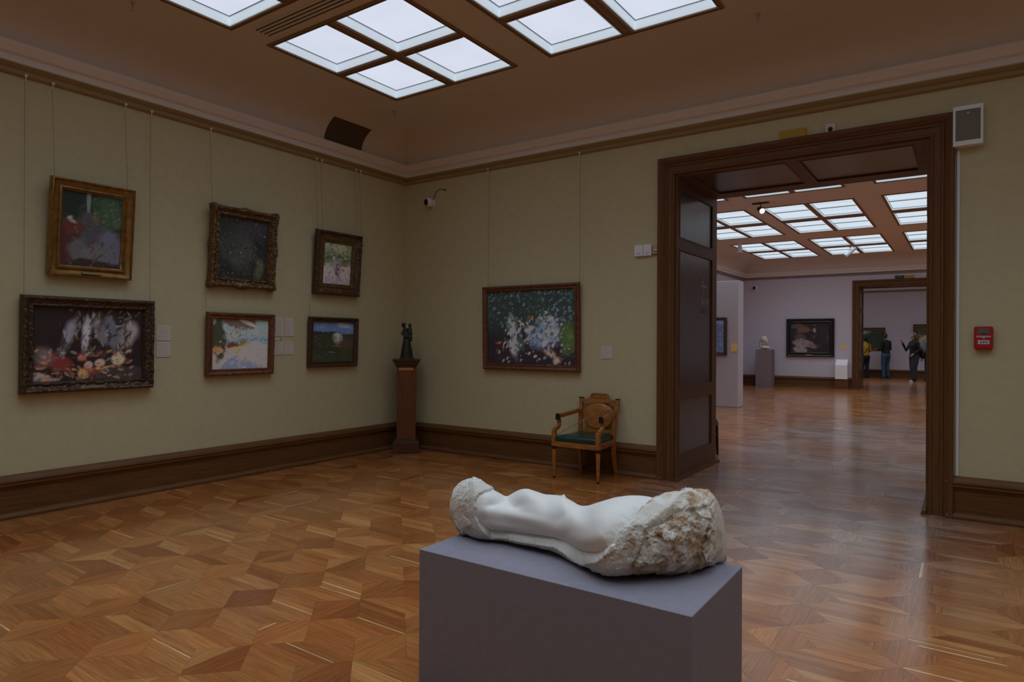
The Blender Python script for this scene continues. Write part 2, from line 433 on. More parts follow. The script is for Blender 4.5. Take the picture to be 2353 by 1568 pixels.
#@@PART2
# ------------------------------------------------------------------ floor
def clip(poly, n, d):
    out = []
    for i in range(len(poly)):
        a, b = poly[i], poly[(i + 1) % len(poly)]
        da = a[0] * n[0] + a[1] * n[1] - d; db = b[0] * n[0] + b[1] * n[1] - d
        if da <= 0: out.append(a)
        if da * db < 0:
            t = da / (da - db); out.append((a[0] + (b[0] - a[0]) * t, a[1] + (b[1] - a[1]) * t))
    return out
def build_floor():
    rnd = random.Random(11)
    dy, dx = .3550, .5285; h = dy / 2; L = dx - h; X0, Y0 = 3.168, -5.085
    x_lo, x_hi, y_lo, y_hi = -.02, RX1 + .02, R1Y0 - .02, R3Y1 + .02
    V = []; F = []; UV = []; T = []
    def emit(poly, along_x, tone):
        # shrink 0.4 mm from every edge so that a fine joint stays open
        P = poly; n = len(poly)
        cxx = sum(p[0] for p in poly) / n; cyy = sum(p[1] for p in poly) / n
        for i in range(n):
            a, b = poly[i], poly[(i + 1) % n]; ex, ey = b[0] - a[0], b[1] - a[1]; l = math.hypot(ex, ey)
            if l < 1e-6: continue
            nx, ny = ey / l, -ex / l
            if (cxx - a[0]) * nx + (cyy - a[1]) * ny > 0: nx, ny = -nx, -ny
            P = clip(P, (nx, ny), a[0] * nx + a[1] * ny - .00035)
            if len(P) < 3: return
        for (n_, d_) in (((1, 0), x_hi), ((-1, 0), -x_lo), ((0, 1), y_hi), ((0, -1), -y_lo)):
            P = clip(P, n_, d_)
            if len(P) < 3: return
        o = len(V); V.extend((p[0], p[1], 0.0) for p in P); F.append(tuple(range(o, o + len(P))))
        r1, r2 = rnd.random() * 40, rnd.random() * 40
        UV.append([((p[0] if along_x else p[1]) + r1, (p[1] if along_x else p[0]) + r2) for p in P]); T.append(tone)
    def tone(base):
        q = rnd.random()
        if q < .09: c = (.56, .315, .125)
        elif q < .24: c = (.29, .098, .028)
        elif q < .34: c = (.37, .130, .038)
        else: c = (.42, .185, .060)
        s = 1 + rnd.uniform(-.16, .16)
        return tuple((.55 * a + .45 * b) * s * f for a, b, f in zip(c, base, (.95, .80, .67)))
    def strips(poly, along_x):
        ax = 1 if along_x else 0
        lo = min(p[ax] for p in poly); hi = max(p[ax] for p in poly); w = hi - lo
        n = rnd.choice((1, 2, 2, 3, 3, 4)); cuts = [0]
        ws = [rnd.uniform(.5, 1.5) for _ in range(n)]; s = sum(ws); acc = 0
        for a in ws[:-1]: acc += a / s; cuts.append(acc)
        cuts.append(1)
        q = rnd.random()
        base = (.50, .240, .085) if q < (.38 if along_x else .14) else ((.27, .096, .028) if q < (.56 if along_x else .52) else (.40, .170, .054))  # diamond blocks toned darker: a view-angle sheen difference put into the colour
        pale = rnd.random()
        segs = [(lo + w * cuts[i], lo + w * cuts[i + 1], tone(base)) for i in range(n)]
        if pale < .16:
            k = rnd.randrange(n); a, b, c = segs[k]; m = rnd.uniform(.006, .016)
            if rnd.random() < .5: segs[k:k + 1] = [(a, a + m, (.70, .43, .20)), (a + m, b, c)]
            else: segs[k:k + 1] = [(a, b - m, c), (b - m, b, (.70, .43, .20))]
        for a, b, c in segs:
            N = (0, 1) if along_x else (1, 0)
            P = clip(poly, N, b); P = clip(P, (-N[0], -N[1]), -a) if len(P) >= 3 else P
            if len(P) >= 3: emit(P, along_x, c)
    for k in range(int((x_lo - X0) / dx) - 2, int((x_hi - X0) / dx) + 2):
        for j in range(int((y_lo - Y0) / dy) - 2, int((y_hi - Y0) / dy) + 2):
            x = X0 + k * dx; y = Y0 + j * dy + (h if k % 2 else 0)
            if x < x_lo - 1 or x > x_hi + 1: continue
            strips([(x, y), (x + h, y + h), (x, y + 2 * h), (x - h, y + h)], False)
            strips([(x, y), (x + h, y - h), (x + L + h, y - h), (x + L, y)], True)
            strips([(x, y), (x + L, y), (x + L + h, y + h), (x + h, y + h)], True)
    # dark joint bed just below
    o = len(V); zb = -.0015
    V.extend([(x_lo, y_lo, zb), (x_hi, y_lo, zb), (x_hi, y_hi, zb), (x_lo, y_hi, zb), (x_lo, y_lo, -.06), (x_hi, y_lo, -.06), (x_hi, y_hi, -.06), (x_lo, y_hi, -.06)])
    bed = [(0, 1, 2, 3), (7, 6, 5, 4), (0, 4, 5, 1), (1, 5, 6, 2), (2, 6, 7, 3), (3, 7, 4, 0)]
    for f in bed: F.append(tuple(o + i for i in f)); UV.append([(0, 0)] * 4); T.append((.05, .022, .01))
    me = bpy.data.meshes.new('floor'); me.from_pydata(V, [], F)
    uv = me.uv_layers.new(name='grain'); flat = [c for u in UV for p in u for c in p]; uv.data.foreach_set('uv', flat)
    a = me.attributes.new('tone', 'FLOAT_COLOR', 'FACE')
    a.data.foreach_set('color', np.array([(*t, 1) for t in T], dtype=np.float32).ravel())
    m = bpy.data.materials.new('oak_parquet'); m.use_nodes = True; nt = m.node_tree; b = nt.nodes['Principled BSDF']; K = nt.links.new
    def N(t, **kw):
        n = nt.nodes.new(t)
        for k_, v_ in kw.items(): setattr(n, k_, v_)
        return n
    at = N('ShaderNodeAttribute', attribute_name='tone'); uvn = N('ShaderNodeUVMap', uv_map='grain')
    mp = N('ShaderNodeMapping'); mp.inputs['Scale'].default_value = (3.0, 46.0, 1); K(uvn.outputs[0], mp.inputs[0])
    g = N('ShaderNodeTexNoise'); g.inputs['Scale'].default_value = 1.6; g.inputs['Detail'].default_value = 6; g.inputs['Distortion'].default_value = .6; K(mp.outputs[0], g.inputs[0])
    mr = N('ShaderNodeMapRange'); K(g.outputs['Fac'], mr.inputs[0]); mr.inputs['From Min'].default_value = .28; mr.inputs['From Max'].default_value = .72
    mr.inputs['To Min'].default_value = .70; mr.inputs['To Max'].default_value = 1.22
    sc = N('ShaderNodeVectorMath', operation='SCALE'); K(at.outputs['Color'], sc.inputs[0]); K(mr.outputs[0], sc.inputs['Scale'])
    # boards greyer and darker in a noisy band through the doorway
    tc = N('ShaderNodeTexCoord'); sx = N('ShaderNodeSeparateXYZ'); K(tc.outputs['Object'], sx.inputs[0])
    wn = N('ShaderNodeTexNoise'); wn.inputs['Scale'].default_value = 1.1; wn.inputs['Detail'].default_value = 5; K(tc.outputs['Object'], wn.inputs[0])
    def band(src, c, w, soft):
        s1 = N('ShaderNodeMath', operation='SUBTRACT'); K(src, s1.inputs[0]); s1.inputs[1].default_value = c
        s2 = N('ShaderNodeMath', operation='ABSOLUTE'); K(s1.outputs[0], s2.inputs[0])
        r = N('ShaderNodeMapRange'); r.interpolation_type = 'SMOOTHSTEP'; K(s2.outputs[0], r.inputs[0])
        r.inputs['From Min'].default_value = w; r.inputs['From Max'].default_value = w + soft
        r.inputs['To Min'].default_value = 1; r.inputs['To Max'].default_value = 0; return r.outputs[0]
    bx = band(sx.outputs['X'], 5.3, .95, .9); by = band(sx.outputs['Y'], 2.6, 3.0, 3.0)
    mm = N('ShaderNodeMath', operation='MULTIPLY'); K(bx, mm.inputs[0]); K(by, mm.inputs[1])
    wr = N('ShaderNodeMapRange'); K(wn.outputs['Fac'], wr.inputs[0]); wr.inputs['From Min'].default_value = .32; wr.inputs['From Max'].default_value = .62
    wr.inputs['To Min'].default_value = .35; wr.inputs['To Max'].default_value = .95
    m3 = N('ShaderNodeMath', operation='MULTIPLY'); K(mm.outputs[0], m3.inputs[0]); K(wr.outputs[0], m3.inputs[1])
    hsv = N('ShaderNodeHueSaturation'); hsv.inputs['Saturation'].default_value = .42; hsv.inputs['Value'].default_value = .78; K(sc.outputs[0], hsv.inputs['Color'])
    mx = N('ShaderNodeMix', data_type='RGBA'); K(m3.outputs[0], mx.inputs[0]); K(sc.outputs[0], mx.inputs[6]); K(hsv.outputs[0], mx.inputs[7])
    # scattered dark scuffs
    sn = N('ShaderNodeTexNoise'); sn.inputs['Scale'].default_value = 2.2; sn.inputs['Detail'].default_value = 9; sn.inputs['Roughness'].default_value = .68; K(tc.outputs['Object'], sn.inputs[0])
    sr = N('ShaderNodeMapRange'); K(sn.outputs['Fac'], sr.inputs[0]); sr.inputs['From Min'].default_value = .60; sr.inputs['From Max'].default_value = .70
    sr.inputs['To Min'].default_value = 0; sr.inputs['To Max'].default_value = .45
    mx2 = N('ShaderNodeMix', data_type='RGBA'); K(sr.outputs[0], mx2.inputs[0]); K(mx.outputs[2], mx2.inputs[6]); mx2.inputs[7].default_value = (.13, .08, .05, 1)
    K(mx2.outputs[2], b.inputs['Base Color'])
    rr = N('ShaderNodeMapRange'); K(wn.outputs['Fac'], rr.inputs[0]); rr.inputs['From Min'].default_value = .3; rr.inputs['From Max'].default_value = .7
    rr.inputs['To Min'].default_value = .14; rr.inputs['To Max'].default_value = .27; K(rr.outputs[0], b.inputs['Roughness'])
    bp = N('ShaderNodeBump'); bp.inputs['Strength'].default_value = .12; bp.inputs['Distance'].default_value = .002; K(g.outputs['Fac'], bp.inputs['Height'])
    bn = N('ShaderNodeTexNoise'); bn.inputs['Scale'].default_value = 2.5; K(tc.outputs['Object'], bn.inputs[0])
    bp2 = N('ShaderNodeBump'); bp2.inputs['Strength'].default_value = .25; bp2.inputs['Distance'].default_value = .01
    K(bn.outputs['Fac'], bp2.inputs['Height']); K(bp2.outputs[0], bp.inputs['Normal']); K(bp.outputs[0], b.inputs['Normal'])
    b.inputs['Specular IOR Level'].default_value = .5; b.inputs['Coat Weight'].default_value = .45; b.inputs['Coat Roughness'].default_value = .15
    me.materials.append(m)
    o = bpy.data.objects.new('floor', me); COL.objects.link(o); o['kind'] = 'structure'
build_floor()

# ------------------------------------------------------------------ doorway casings and linings
CAS = [(0, 0), (0, .022), (.010, .030), (.022, .030), (.030, .022), (.082, .022), (.088, .034), (.104, .034), (.110, .026), (.124, .040), (.150, .058), (.178, .058), (.184, .050), (.184, 0)]
def casing(d, y, sgn, parent):
    mb = MB(); k = len(CAS)
    path = [((d[0], 0), (-1, 0)), ((d[0], d[2]), (-1, 1)), ((d[1], d[2]), (1, 1)), ((d[1], 0), (1, 0))]
    rings = [[(p[0] + n[0] * w, y + sgn * t, p[1] + n[1] * w) for w, t in CAS] for p, n in path]
    for a, b in ((0, 1), (1, 2), (2, 3)):
        m = MB(); mb.add(rings[a] + rings[b], [(i, (i + 1) % k, (i + 1) % k + k, i + k) for i in range(k)] + [tuple(range(k)), tuple(range(2 * k - 1, k - 1, -1))], 1 if a == 1 else 0)
    return obj('casing', mb, [M_oakV, M_oakX], parent, smooth=True, angle=30)
def panel_frame(mb, x0, x1, a0, a1, b0, b1, t, mi=0):
    pass
def build_door(name, d, y0, y1, zs):
    t = thing(name, None, None, (0, 0, 0)); t['kind'] = 'structure'
    casing(d, y0, -1, t); casing(d, y1, 1, t)
    T = .018
    for side in (0, 1):
        def bx(mb, a, b, y_0, y_1, z0, z1, mi=0):
            if side == 0: mb.box(d[0] + a, d[0] + b, y_0, y_1, z0, z1, mi)
            else: mb.box(d[1] - b, d[1] - a, y_0, y_1, z0, z1, mi)
        mb = MB(); ya, yb = y0 + .08, y1 - .17
        bx(mb, 0, T, y0, ya, 0, d[2]); bx(mb, 0, T, yb, y1, 0, d[2])
        zz = [0] + [z for p in zs for z in p] + [d[2]]
        for i in range(0, len(zz), 2): bx(mb, 0, T, ya, yb, zz[i], zz[i + 1])
        lin_ = obj('side_lining', mb, M_oakV, t)
        for z0, z1 in zs:
            pb = MB(); bx(pb, 0, .006, ya, yb, z0, z1)
            pn = obj('panel', pb, M_oakP, t)
            bb = MB(); w = .014
            bx(bb, 0, T + .005, ya, yb, z0, z0 + w); bx(bb, 0, T + .005, ya, yb, z1 - w, z1)
            bx(bb, 0, T + .005, ya, ya + w, z0 + w, z1 - w); bx(bb, 0, T + .005, yb - w, yb, z0 + w, z1 - w)
            obj('bead', bb, M_oakV, pn)
        sb = MB(); bx(sb, T, T + .035, y0 - .06, y1 + .06, 0, .022); bx(sb, T, T + .022, y0 - .058, y1 + .058, .022, .036)
        obj('shoe_moulding', sb, M_oakY, t)
    # soffit
    n = 2; xs0, xs1 = d[0] + T, d[1] - T; w = .11; pw = (xs1 - xs0 - w * (n + 1)) / n
    mb = MB(); mb.box(xs0, xs1, y0, y0 + .09, d[2] - T, d[2]); mb.box(xs0, xs1, y1 - .27, y1, d[2] - T, d[2])
    for i in range(n + 1): a = xs0 + i * (pw + w); mb.box(a, a + w, y0 + .09, y1 - .27, d[2] - T, d[2])
    obj('head_lining', mb, M_oakX, t)
    for i in range(n):
        a = xs0 + w + i * (pw + w)
        pn = obj('panel', MB().box(a, a + pw, y0 + .09, y1 - .27, d[2] - .006, d[2]), M_oakP, t)
        bb = MB(); q = .014; za, zb2 = d[2] - T - .005, d[2]
        bb.box(a, a + pw, y0 + .09, y0 + .09 + q, za, zb2); bb.box(a, a + pw, y1 - .27 - q, y1 - .27, za, zb2)
        bb.box(a, a + q, y0 + .09 + q, y1 - .27 - q, za, zb2); bb.box(a + pw - q, a + pw, y0 + .09 + q, y1 - .27 - q, za, zb2)
        obj('bead', bb, M_oakX, pn)
    return t
build_door('door_1', D1, 0, WALLB, [(.25, .87), (1.0, 2.52), (2.635, 3.18)])
build_door('door_2', D2, R2Y1, R3Y0, [(.25, .87), (1.0, 2.52), (2.635, 3.22)])

# hall sign on the left jamb panel
sg = thing('hall_sign', 'small pale arrow with Зал 43 lettering on the dark jamb panel', 'sign', (D1[0] + .0065, 0, 0))
M_sign = mat('pale_sign_vinyl', (.42, .40, .36), .5); M_sign2 = mat('dim_sign_vinyl', (.16, .15, .14), .5)
ab = MB()
for q in ((1.03, 2.165), (.925, 2.275), (.925, 2.058)):
    ab.bar((.0012, .835, 2.17), (.0012, q[0], q[1]), .014, .0024, up=(1, 0, 0))
obj('arrow', ab, M_sign, sg)
def text(s, size, mw, mt, parent, name, m, ext=.0008, sx=1.0):
    c = bpy.data.curves.new(name, 'FONT'); c.body = s; c.size = size; c.extrude = ext; c.materials.append(m)
    tmp = bpy.data.objects.new('tmp', c); COL.objects.link(tmp); bpy.context.view_layer.update()
    me = bpy.data.meshes.new_from_object(tmp.evaluated_get(bpy.context.evaluated_depsgraph_get())); bpy.data.objects.remove(tmp); me.name = name
    o = bpy.data.objects.new(name, me); COL.objects.link(o); o.parent = parent
    o.matrix_local = Matrix.Translation(mw) @ mt @ Matrix.Diagonal((sx, 1, 1, 1)); return o
MT_X = Matrix(((0, 0, 1, 0), (1, 0, 0, 0), (0, 1, 0, 0), (0, 0, 0, 1)))      # text on a plane facing +x
MT_Y = Matrix(((1, 0, 0, 0), (0, 0, -1, 0), (0, 1, 0, 0), (0, 0, 0, 1)))     # text on a plane facing -y
text('Зал 43', .105, (.001, .80, 1.955), MT_X, sg, 'lettering', M_sign)
text('Hall 43', .085, (.001, .80, 1.845), MT_X, sg, 'small_lettering', M_sign2)

# ------------------------------------------------------------------ paintings
def smooth_blob(X, Y, b):
    cx, cy, rx, ry, ang = b[:5]
    c, s = math.cos(ang), math.sin(ang); dx, dy = X - cx, Y - cy
    u = (dx * c + dy * s) / rx; v = (-dx * s + dy * c) / ry
    return np.sqrt(u * u + v * v)
def canvas_mesh(name, w, h, blobs, dabs, base, parent, seed, k=KW, nx=150, y=-.012):
    """blobs: (cx, cy, rx, ry, angle, colour, softness) in 0..1 of the canvas, y up; dabs: (n, x0,x1,y0,y1, size, stretch, angle, colours)."""
    rs = np.random.RandomState(seed); ny = max(8, int(nx * h / w)); asp = h / w
    X, Y = np.meshgrid(np.linspace(0, 1, nx), np.linspace(0, asp, ny))
    img = np.zeros((ny, nx, 3))
    if callable(base): img[:] = base(X, Y / asp)
    else: img[:] = base
    wob = np.zeros_like(X)
    for f_ in (6, 13, 27):
        p1, p2, p3, p4 = rs.rand(4) * 6.3
        wob += np.sin(f_ * X + p1 + 1.7 * np.sin(f_ * .7 * Y + p2)) * np.sin(f_ * Y + p3 + 1.3 * np.sin(f_ * .6 * X + p4)) / f_ * 2.2
    for b in blobs:
        bb = (b[0], b[1] * asp, b[2], b[3] * asp, b[4]); d = smooth_blob(X, Y, bb) + wob * .95
        soft = b[6] if len(b) > 6 else .15
        a = np.clip((1 - d) / soft + .5, 0, 1)[..., None]
        img = img * (1 - a) + np.array(b[5], float) * a
    for (n, x0, x1, y0, y1, size, st, ang, cols) in dabs:
        for _ in range(n):
            cx, cy = rs.uniform(x0, x1), rs.uniform(y0, y1) * asp; an = ang + rs.normal() * .5
            s = size * rs.uniform(.35, 1.3); c = np.array(cols[rs.randint(len(cols))], float) * rs.uniform(.85, 1.12)
            i0, i1 = int(max(0, (cx - s * st) * nx)), int(min(nx, (cx + s * st) * nx + 2))
            j0, j1 = int(max(0, (cy - s * st) / asp * ny)), int(min(ny, (cy + s * st) / asp * ny + 2))
            if i1 <= i0 or j1 <= j0: continue
            d = smooth_blob(X[j0:j1, i0:i1], Y[j0:j1, i0:i1], (cx, cy, s * st, s, an))
            a = np.clip((1 - d) / .35, 0, 1)[..., None] * .62
            img[j0:j1, i0:i1] = img[j0:j1, i0:i1] * (1 - a) + c * a
    img *= (1 + rs.normal(size=(ny, nx, 1)) * .045)
    img = np.clip(img, 3, 255) / 255.0
    L = np.where(img <= .04045, img / 12.92, ((img + .055) / 1.055) ** 2.4) / k
    g_ = L.mean(axis=2, keepdims=True); L = g_ + (L - g_) * .80; L = np.clip(L, .003, .9)
    mb = MB(); xs = np.linspace(-w / 2, w / 2, nx); zs = np.linspace(0, h, ny)
    mb.v = [(x, y, z) for z in zs for x in xs]
    mb.f = [(j * nx + i, j * nx + i + 1, (j + 1) * nx + i + 1, (j + 1) * nx + i) for j in range(ny - 1) for i in range(nx - 1)]
    mb.mi = [0] * len(mb.f)
    n0 = len(mb.v)
    mb.add([(-w / 2, y, 0), (w / 2, y, 0), (w / 2, y, h), (-w / 2, y, h), (-w / 2, y + .01, 0), (w / 2, y + .01, 0), (w / 2, y + .01, h), (-w / 2, y + .01, h)],
           [(7, 6, 5, 4), (0, 4, 5, 1), (1, 5, 6, 2), (2, 6, 7, 3), (3, 7, 4, 0)])
    o = obj(name, mb, M_canvas, parent)
    cattr(o, np.vstack([L.reshape(-1, 3), np.full((8, 3), .1)]))
    return o
PROFILES = {
    # (inset from the outer edge as share of the width, height out of the wall in m)
    'cove': [(0, 0), (0, .045), (.05, .062), (.13, .066), (.18, .058), (.24, .046), (.42, .034), (.60, .030), (.66, .036), (.72, .046), (.80, .048), (.86, .040), (.93, .028), (1, .024), (1, .012)],
    'ornate': [(0, 0), (0, .03), (.03, .045), (.10, .062), (.22, .070), (.34, .064), (.44, .050), (.56, .040), (.68, .038), (.76, .044), (.84, .046), (.90, .036), (.96, .026), (1, .022), (1, .012)],
    'flat': [(0, 0), (0, .030), (.08, .044), (.22, .050), (.40, .046), (.58, .036), (.70, .032), (.82, .038), (.90, .036), (1, .022), (1, .012)],
    'deep': [(0, 0), (0, .040), (.05, .060), (.14, .066), (.24, .056), (.30, .040), (.34, .034), (.62, .026), (.66, .032), (.74, .034), (.80, .026), (1, .020), (1, .012)],
}
def frame_mesh(name, w, h, fw, style, m, parent, amp=0.0, freq=40, lumps=0.0, seed=0, mats2=None, split=None):
    prof = PROFILES[style]; mb = MB(); P = []
    cell = .011 if amp else .15
    nxs = max(2, int(w / cell)); nzs = max(2, int(h / cell))
    for side, n in ((0, nxs), (1, nzs), (2, nxs), (3, nzs)):
        for i in range(n): P.append((side, i / n))
    corners = [(-w / 2, 0), (w / 2, 0), (w / 2, h), (-w / 2, h)]; ins = [(1, 1), (-1, 1), (-1, -1), (1, -1)]
    sub = []
    for j in range(len(prof) - 1):
        k = 3 if amp and prof[j + 1][0] - prof[j][0] > .05 else 1
        for q in range(k):
            t = q / k; sub.append((prof[j][0] + (prof[j + 1][0] - prof[j][0]) * t, prof[j][1] + (prof[j + 1][1] - prof[j][1]) * t))
    sub.append(prof[-1]); K = len(sub); sd = seed * 3.7
    for side, t in P:
        a, b = corners[side], corners[(side + 1) % 4]; ia, ib = ins[side], ins[(side + 1) % 4]
        edge = min(t, 1 - t) * (w if side in (0, 2) else h); mid = abs(t - .5) * (w if side in (0, 2) else h)
        lump = lumps * (math.exp(-(edge / .07) ** 2) + .8 * math.exp(-(mid / .07) ** 2)) * (1 + .3 * math.sin(t * 190))
        for (s, z) in sub:
            d = s * fw
            pa = (a[0] + ia[0] * d, a[1] + ia[1] * d); pb = (b[0] + ib[0] * d, b[1] + ib[1] * d)
            x = pa[0] + (pb[0] - pa[0]) * t; zz = pa[1] + (pb[1] - pa[1]) * t
            zo = z
            if amp and .02 < s < .93:
                nv = mnoise.noise((x * freq + sd, zz * freq, s * 2)); nv2 = mnoise.noise((x * freq * 2.3, zz * freq * 2.3 + sd, 5))
                win = 1.0 if (s < .5 or style == 'ornate') else .25
                zo = z + amp * (abs(nv) * 2 - .3 + nv2 * .6) * win + lump * (.6 if s < .5 else .2)
            if lump and s < .3:
                ox, oz = ((0, -1), (1, 0), (0, 1), (-1, 0))[side]; x += ox * lump * (1 - s / .3); zz += oz * lump * (1 - s / .3)
            mb.v.append((x, -zo, zz))
    n = len(P)
    for i in range(n):
        k = (i + 1) % n
        for j in range(K - 1):
            mb.f.append((i * K + j, k * K + j, k * K + j + 1, i * K + j + 1))
            mb.mi.append(1 if (split and sub[j][0] >= split) else 0)
    mb.add([(-w / 2 + .004, -.003, .004), (w / 2 - .004, -.003, .004), (w / 2 - .004, -.003, h - .004), (-w / 2 + .004, -.003, h - .004)], [(0, 3, 2, 1)])
    return obj(name, mb, [m, mats2 or m] if split else m, parent, smooth=True, angle=50)
def wall_loc(wall, a, z, off=0.0):
    return ((off, a, z), PI / 2) if wall == 'L' else (((a, 0 - off, z), 0) if wall == 'B' else ((a, wall - off, z), 0))
def painting(label, wall, a, z0, w, h, fw, style, fm, base, blobs, dabs, lean=2.0, plate=None, amp=0, lumps=0, freq=40, seed=1, wires=(), rail=ZR + .02, cat='painting', group=None, split=None, fm2=None, k=KW, nx=150, off=.012):
    loc, rz = wall_loc(wall, a, z0, off)
    t = thing('framed_painting', label, cat, loc, rz, group, rotx=math.radians(lean))
    frame_mesh('frame', w, h, fw, style, fm, t, amp, freq, lumps, seed, fm2, split)
    canvas_mesh('canvas', w - 2 * fw + .01, h - 2 * fw + .01, blobs, dabs, base, t, seed, k, nx).location = (0, 0, fw - .005)
    if plate:
        px, pw, ph = plate
        obj('name_plate', MB().bbox(px - pw / 2, px + pw / 2, -.064, -.040, fw * .38 - ph / 2, fw * .38 + ph / 2, .002), M_plate, t)
    # wires run from the rail down behind the frame; hooks on the rail
    for wx in wires:
        top = Matrix.Rotation(-math.radians(lean), 4, 'X') @ Vector((wx, -.030 + off, rail - z0))
        b = MB().tube([(wx, -.004, h * .93), (wx, -.006, h), tuple(top)], .0016, 6)
        wo = obj('hanging_wire', b, M_wire, t)
        if rail < 3: continue
        hk = MB(); hk.ball((0, -.012, 0), .013, 12, 8); hk.tube([(0, -.006, 0), (0, -.004, -.02), (0, 0, -.045)], .004, 6)
        ho = obj('hook', hk, M_hook, wo, smooth=True)
        ho.location = tuple(top + Vector((0, -.016, -.012)))
    return t
G = lambda *c: [tuple(x) for x in c]
# upper left: green glade portrait-format panel, gilt cove frame
painting('upper leftmost painting, dark green and grey scene in a plain gilt frame leaning forward', 'L', -4.11, 2.06, .69, .85, .098, 'cove', M_gold,
    lambda X, Y: np.where((Y > .5)[..., None], np.array([22, 32, 24.]), np.array([48, 24, 22.])),
    [(.28, .88, .3, .22, 0, (16, 26, 20)), (.75, .78, .3, .25, 0, (34, 56, 36), .6), (.43, .85, .03, .3, 0, (74, 78, 84), .5), (.5, .42, .22, .34, .25, (42, 46, 50), .4), (.3, .2, .16, .22, .2, (58, 60, 64), .5),
     (.85, .25, .18, .3, 0, (58, 64, 78), .4), (.15, .52, .18, .12, 0, (62, 26, 22), .5), (.14, .64, .05, .025, .5, (96, 104, 110), 1.0), (.18, .60, .06, .02, -.3, (84, 92, 98), 1.0), (.6, .2, .2, .12, -.4, (62, 66, 70), .6), (.5, .03, .6, .06, 0, (32, 24, 24), .5), (.55, .66, .05, .06, 0, (60, 50, 46), .9)],
    [(60, .5, 1, .55, 1, .02, 1.8, 1.2, G((40, 62, 42), (30, 48, 40), (66, 78, 48), (62, 72, 76))), (90, .1, .9, 0, .6, .02, 2.2, 1.0, G((50, 54, 58), (34, 34, 38), (70, 30, 26), (60, 60, 66)))],
    lean=5.3, plate=(-.0, .16, .018), wires=(-.31, .29), seed=3)
# lower left: large dark still-life toned canvas
painting('wide dark still life with silvery strokes, largest and lowest painting at far left', 'L', -4.10, 1.03, 1.10, .845, .10, 'ornate', M_brownframe,
    (24, 17, 17),
    [(.30, .62, .07, .25, -.25, (84, 88, 104), .5), (.45, .58, .055, .3, -.1, (112, 116, 128), .4), (.58, .68, .06, .2, .3, (70, 68, 72), .5), (.70, .65, .06, .24, .25, (60, 66, 74), .5), (.88, .70, .07, .10, .5, (98, 92, 96), .9), (.84, .56, .05, .10, -.2, (88, 82, 86), .9),
     (.22, .22, .12, .14, 0, (80, 20, 18), .5), (.42, .32, .06, .07, 0, (126, 66, 58), .4), (.48, .22, .05, .07, 0, (122, 100, 92), .4), (.58, .24, .06, .07, 0, (128, 104, 96), .4), (.76, .30, .07, .09, 0, (132, 118, 96), .4),
     (.44, .10, .06, .07, 0, (142, 94, 44), .4), (.54, .13, .07, .06, 0, (120, 30, 22), .4), (.66, .16, .08, .04, .1, (126, 112, 58), .4), (.1, .05, .2, .07, -.3, (96, 86, 88), .5), (.8, .08, .3, .1, 0, (40, 32, 34), .5), (.08, .3, .1, .14, 0, (70, 60, 62), .8)],
    [(180, .2, .95, .35, .98, .014, 3.2, 1.3, G((60, 62, 72), (100, 104, 116), (40, 34, 34), (28, 22, 24), (90, 74, 44))), (170, 0, .9, 0, .42, .014, 2.2, .2, G((110, 96, 92), (126, 52, 36), (134, 104, 50), (60, 44, 44), (44, 56, 40)))],
    lean=1.2, plate=(.0, .20, .020), amp=.010, freq=26, wires=(-.52, .52), seed=5, nx=190)
# middle upper: dark foliage
painting('upper middle painting of dark foliage in an ornate gilt frame with scrolled corners', 'L', -2.59, 2.07, .79, .86, .105, 'ornate', M_golddark,
    (22, 28, 26), [(.75, .85, .3, .2, 0, (36, 34, 40), .8), (.3, .55, .3, .3, 0, (34, 40, 38), .9), (.5, .4, .25, .25, 0, (44, 46, 46), .9), (.85, .15, .1, .2, 0, (60, 62, 44), .8)],
    [(330, 0, 1, 0, 1, .016, 1.7, 1.2, G((26, 34, 28), (46, 50, 48), (18, 24, 24), (62, 66, 58), (36, 50, 62), (30, 40, 30))), (26, 0, 1, .05, .8, .012, 1.5, 1, G((104, 100, 74), (100, 112, 118), (96, 62, 54), (98, 96, 52)))],
    lean=4.3, plate=(-.02, .15, .022), amp=.012, freq=24, lumps=.017, wires=(-.38,), seed=7)
painting('lower middle painting, sunny pale terrace with blue water in a reddish frame', 'L', -2.60, 1.115, .815, .68, .072, 'flat', M_redframe,
    lambda X, Y: np.where((Y > .62)[..., None], np.array([92, 120, 142.]), np.where((Y > .5)[..., None], np.array([58, 92, 132.]), np.array([128, 116, 112.]))),
    [(.12, .6, .13, .45, 0, (40, 48, 36), .3), (.42, .92, .30, .14, -.15, (74, 62, 58), .3), (.62, .92, .16, .03, -.35, (168, 164, 150), .3), (.38, .68, .16, .12, 0, (110, 116, 112), .7), (.36, .46, .10, .08, 0, (70, 40, 28), .4), (.55, .50, .08, .1, 0, (86, 84, 34), .3),
     (.40, .38, .16, .07, .1, (140, 116, 80), .4), (.10, .38, .10, .07, 0, (140, 86, 34), .4), (.50, .02, .30, .20, 0, (80, 96, 134), .2), (.80, .35, .25, .22, 0, (140, 130, 124), .6)],
    [(120, .25, .7, .5, .85, .014, 1.6, 1.2, G((140, 146, 140), (60, 76, 60), (96, 80, 62), (120, 124, 128))), (120, .6, 1, .5, .8, .014, 1.8, 0, G((90, 126, 156), (140, 140, 126), (60, 98, 140), (120, 132, 120))),
     (140, 0, 1, 0, .45, .014, 2.6, .2, G((144, 130, 124), (118, 110, 116), (130, 120, 130), (92, 92, 110))), (26, 0, .25, .25, .55, .016, 1.4, 1, G((146, 92, 30), (60, 50, 40), (120, 110, 100)))],
    lean=2.0, amp=.005, freq=36, wires=(-.405,), rail=2.07, seed=9)
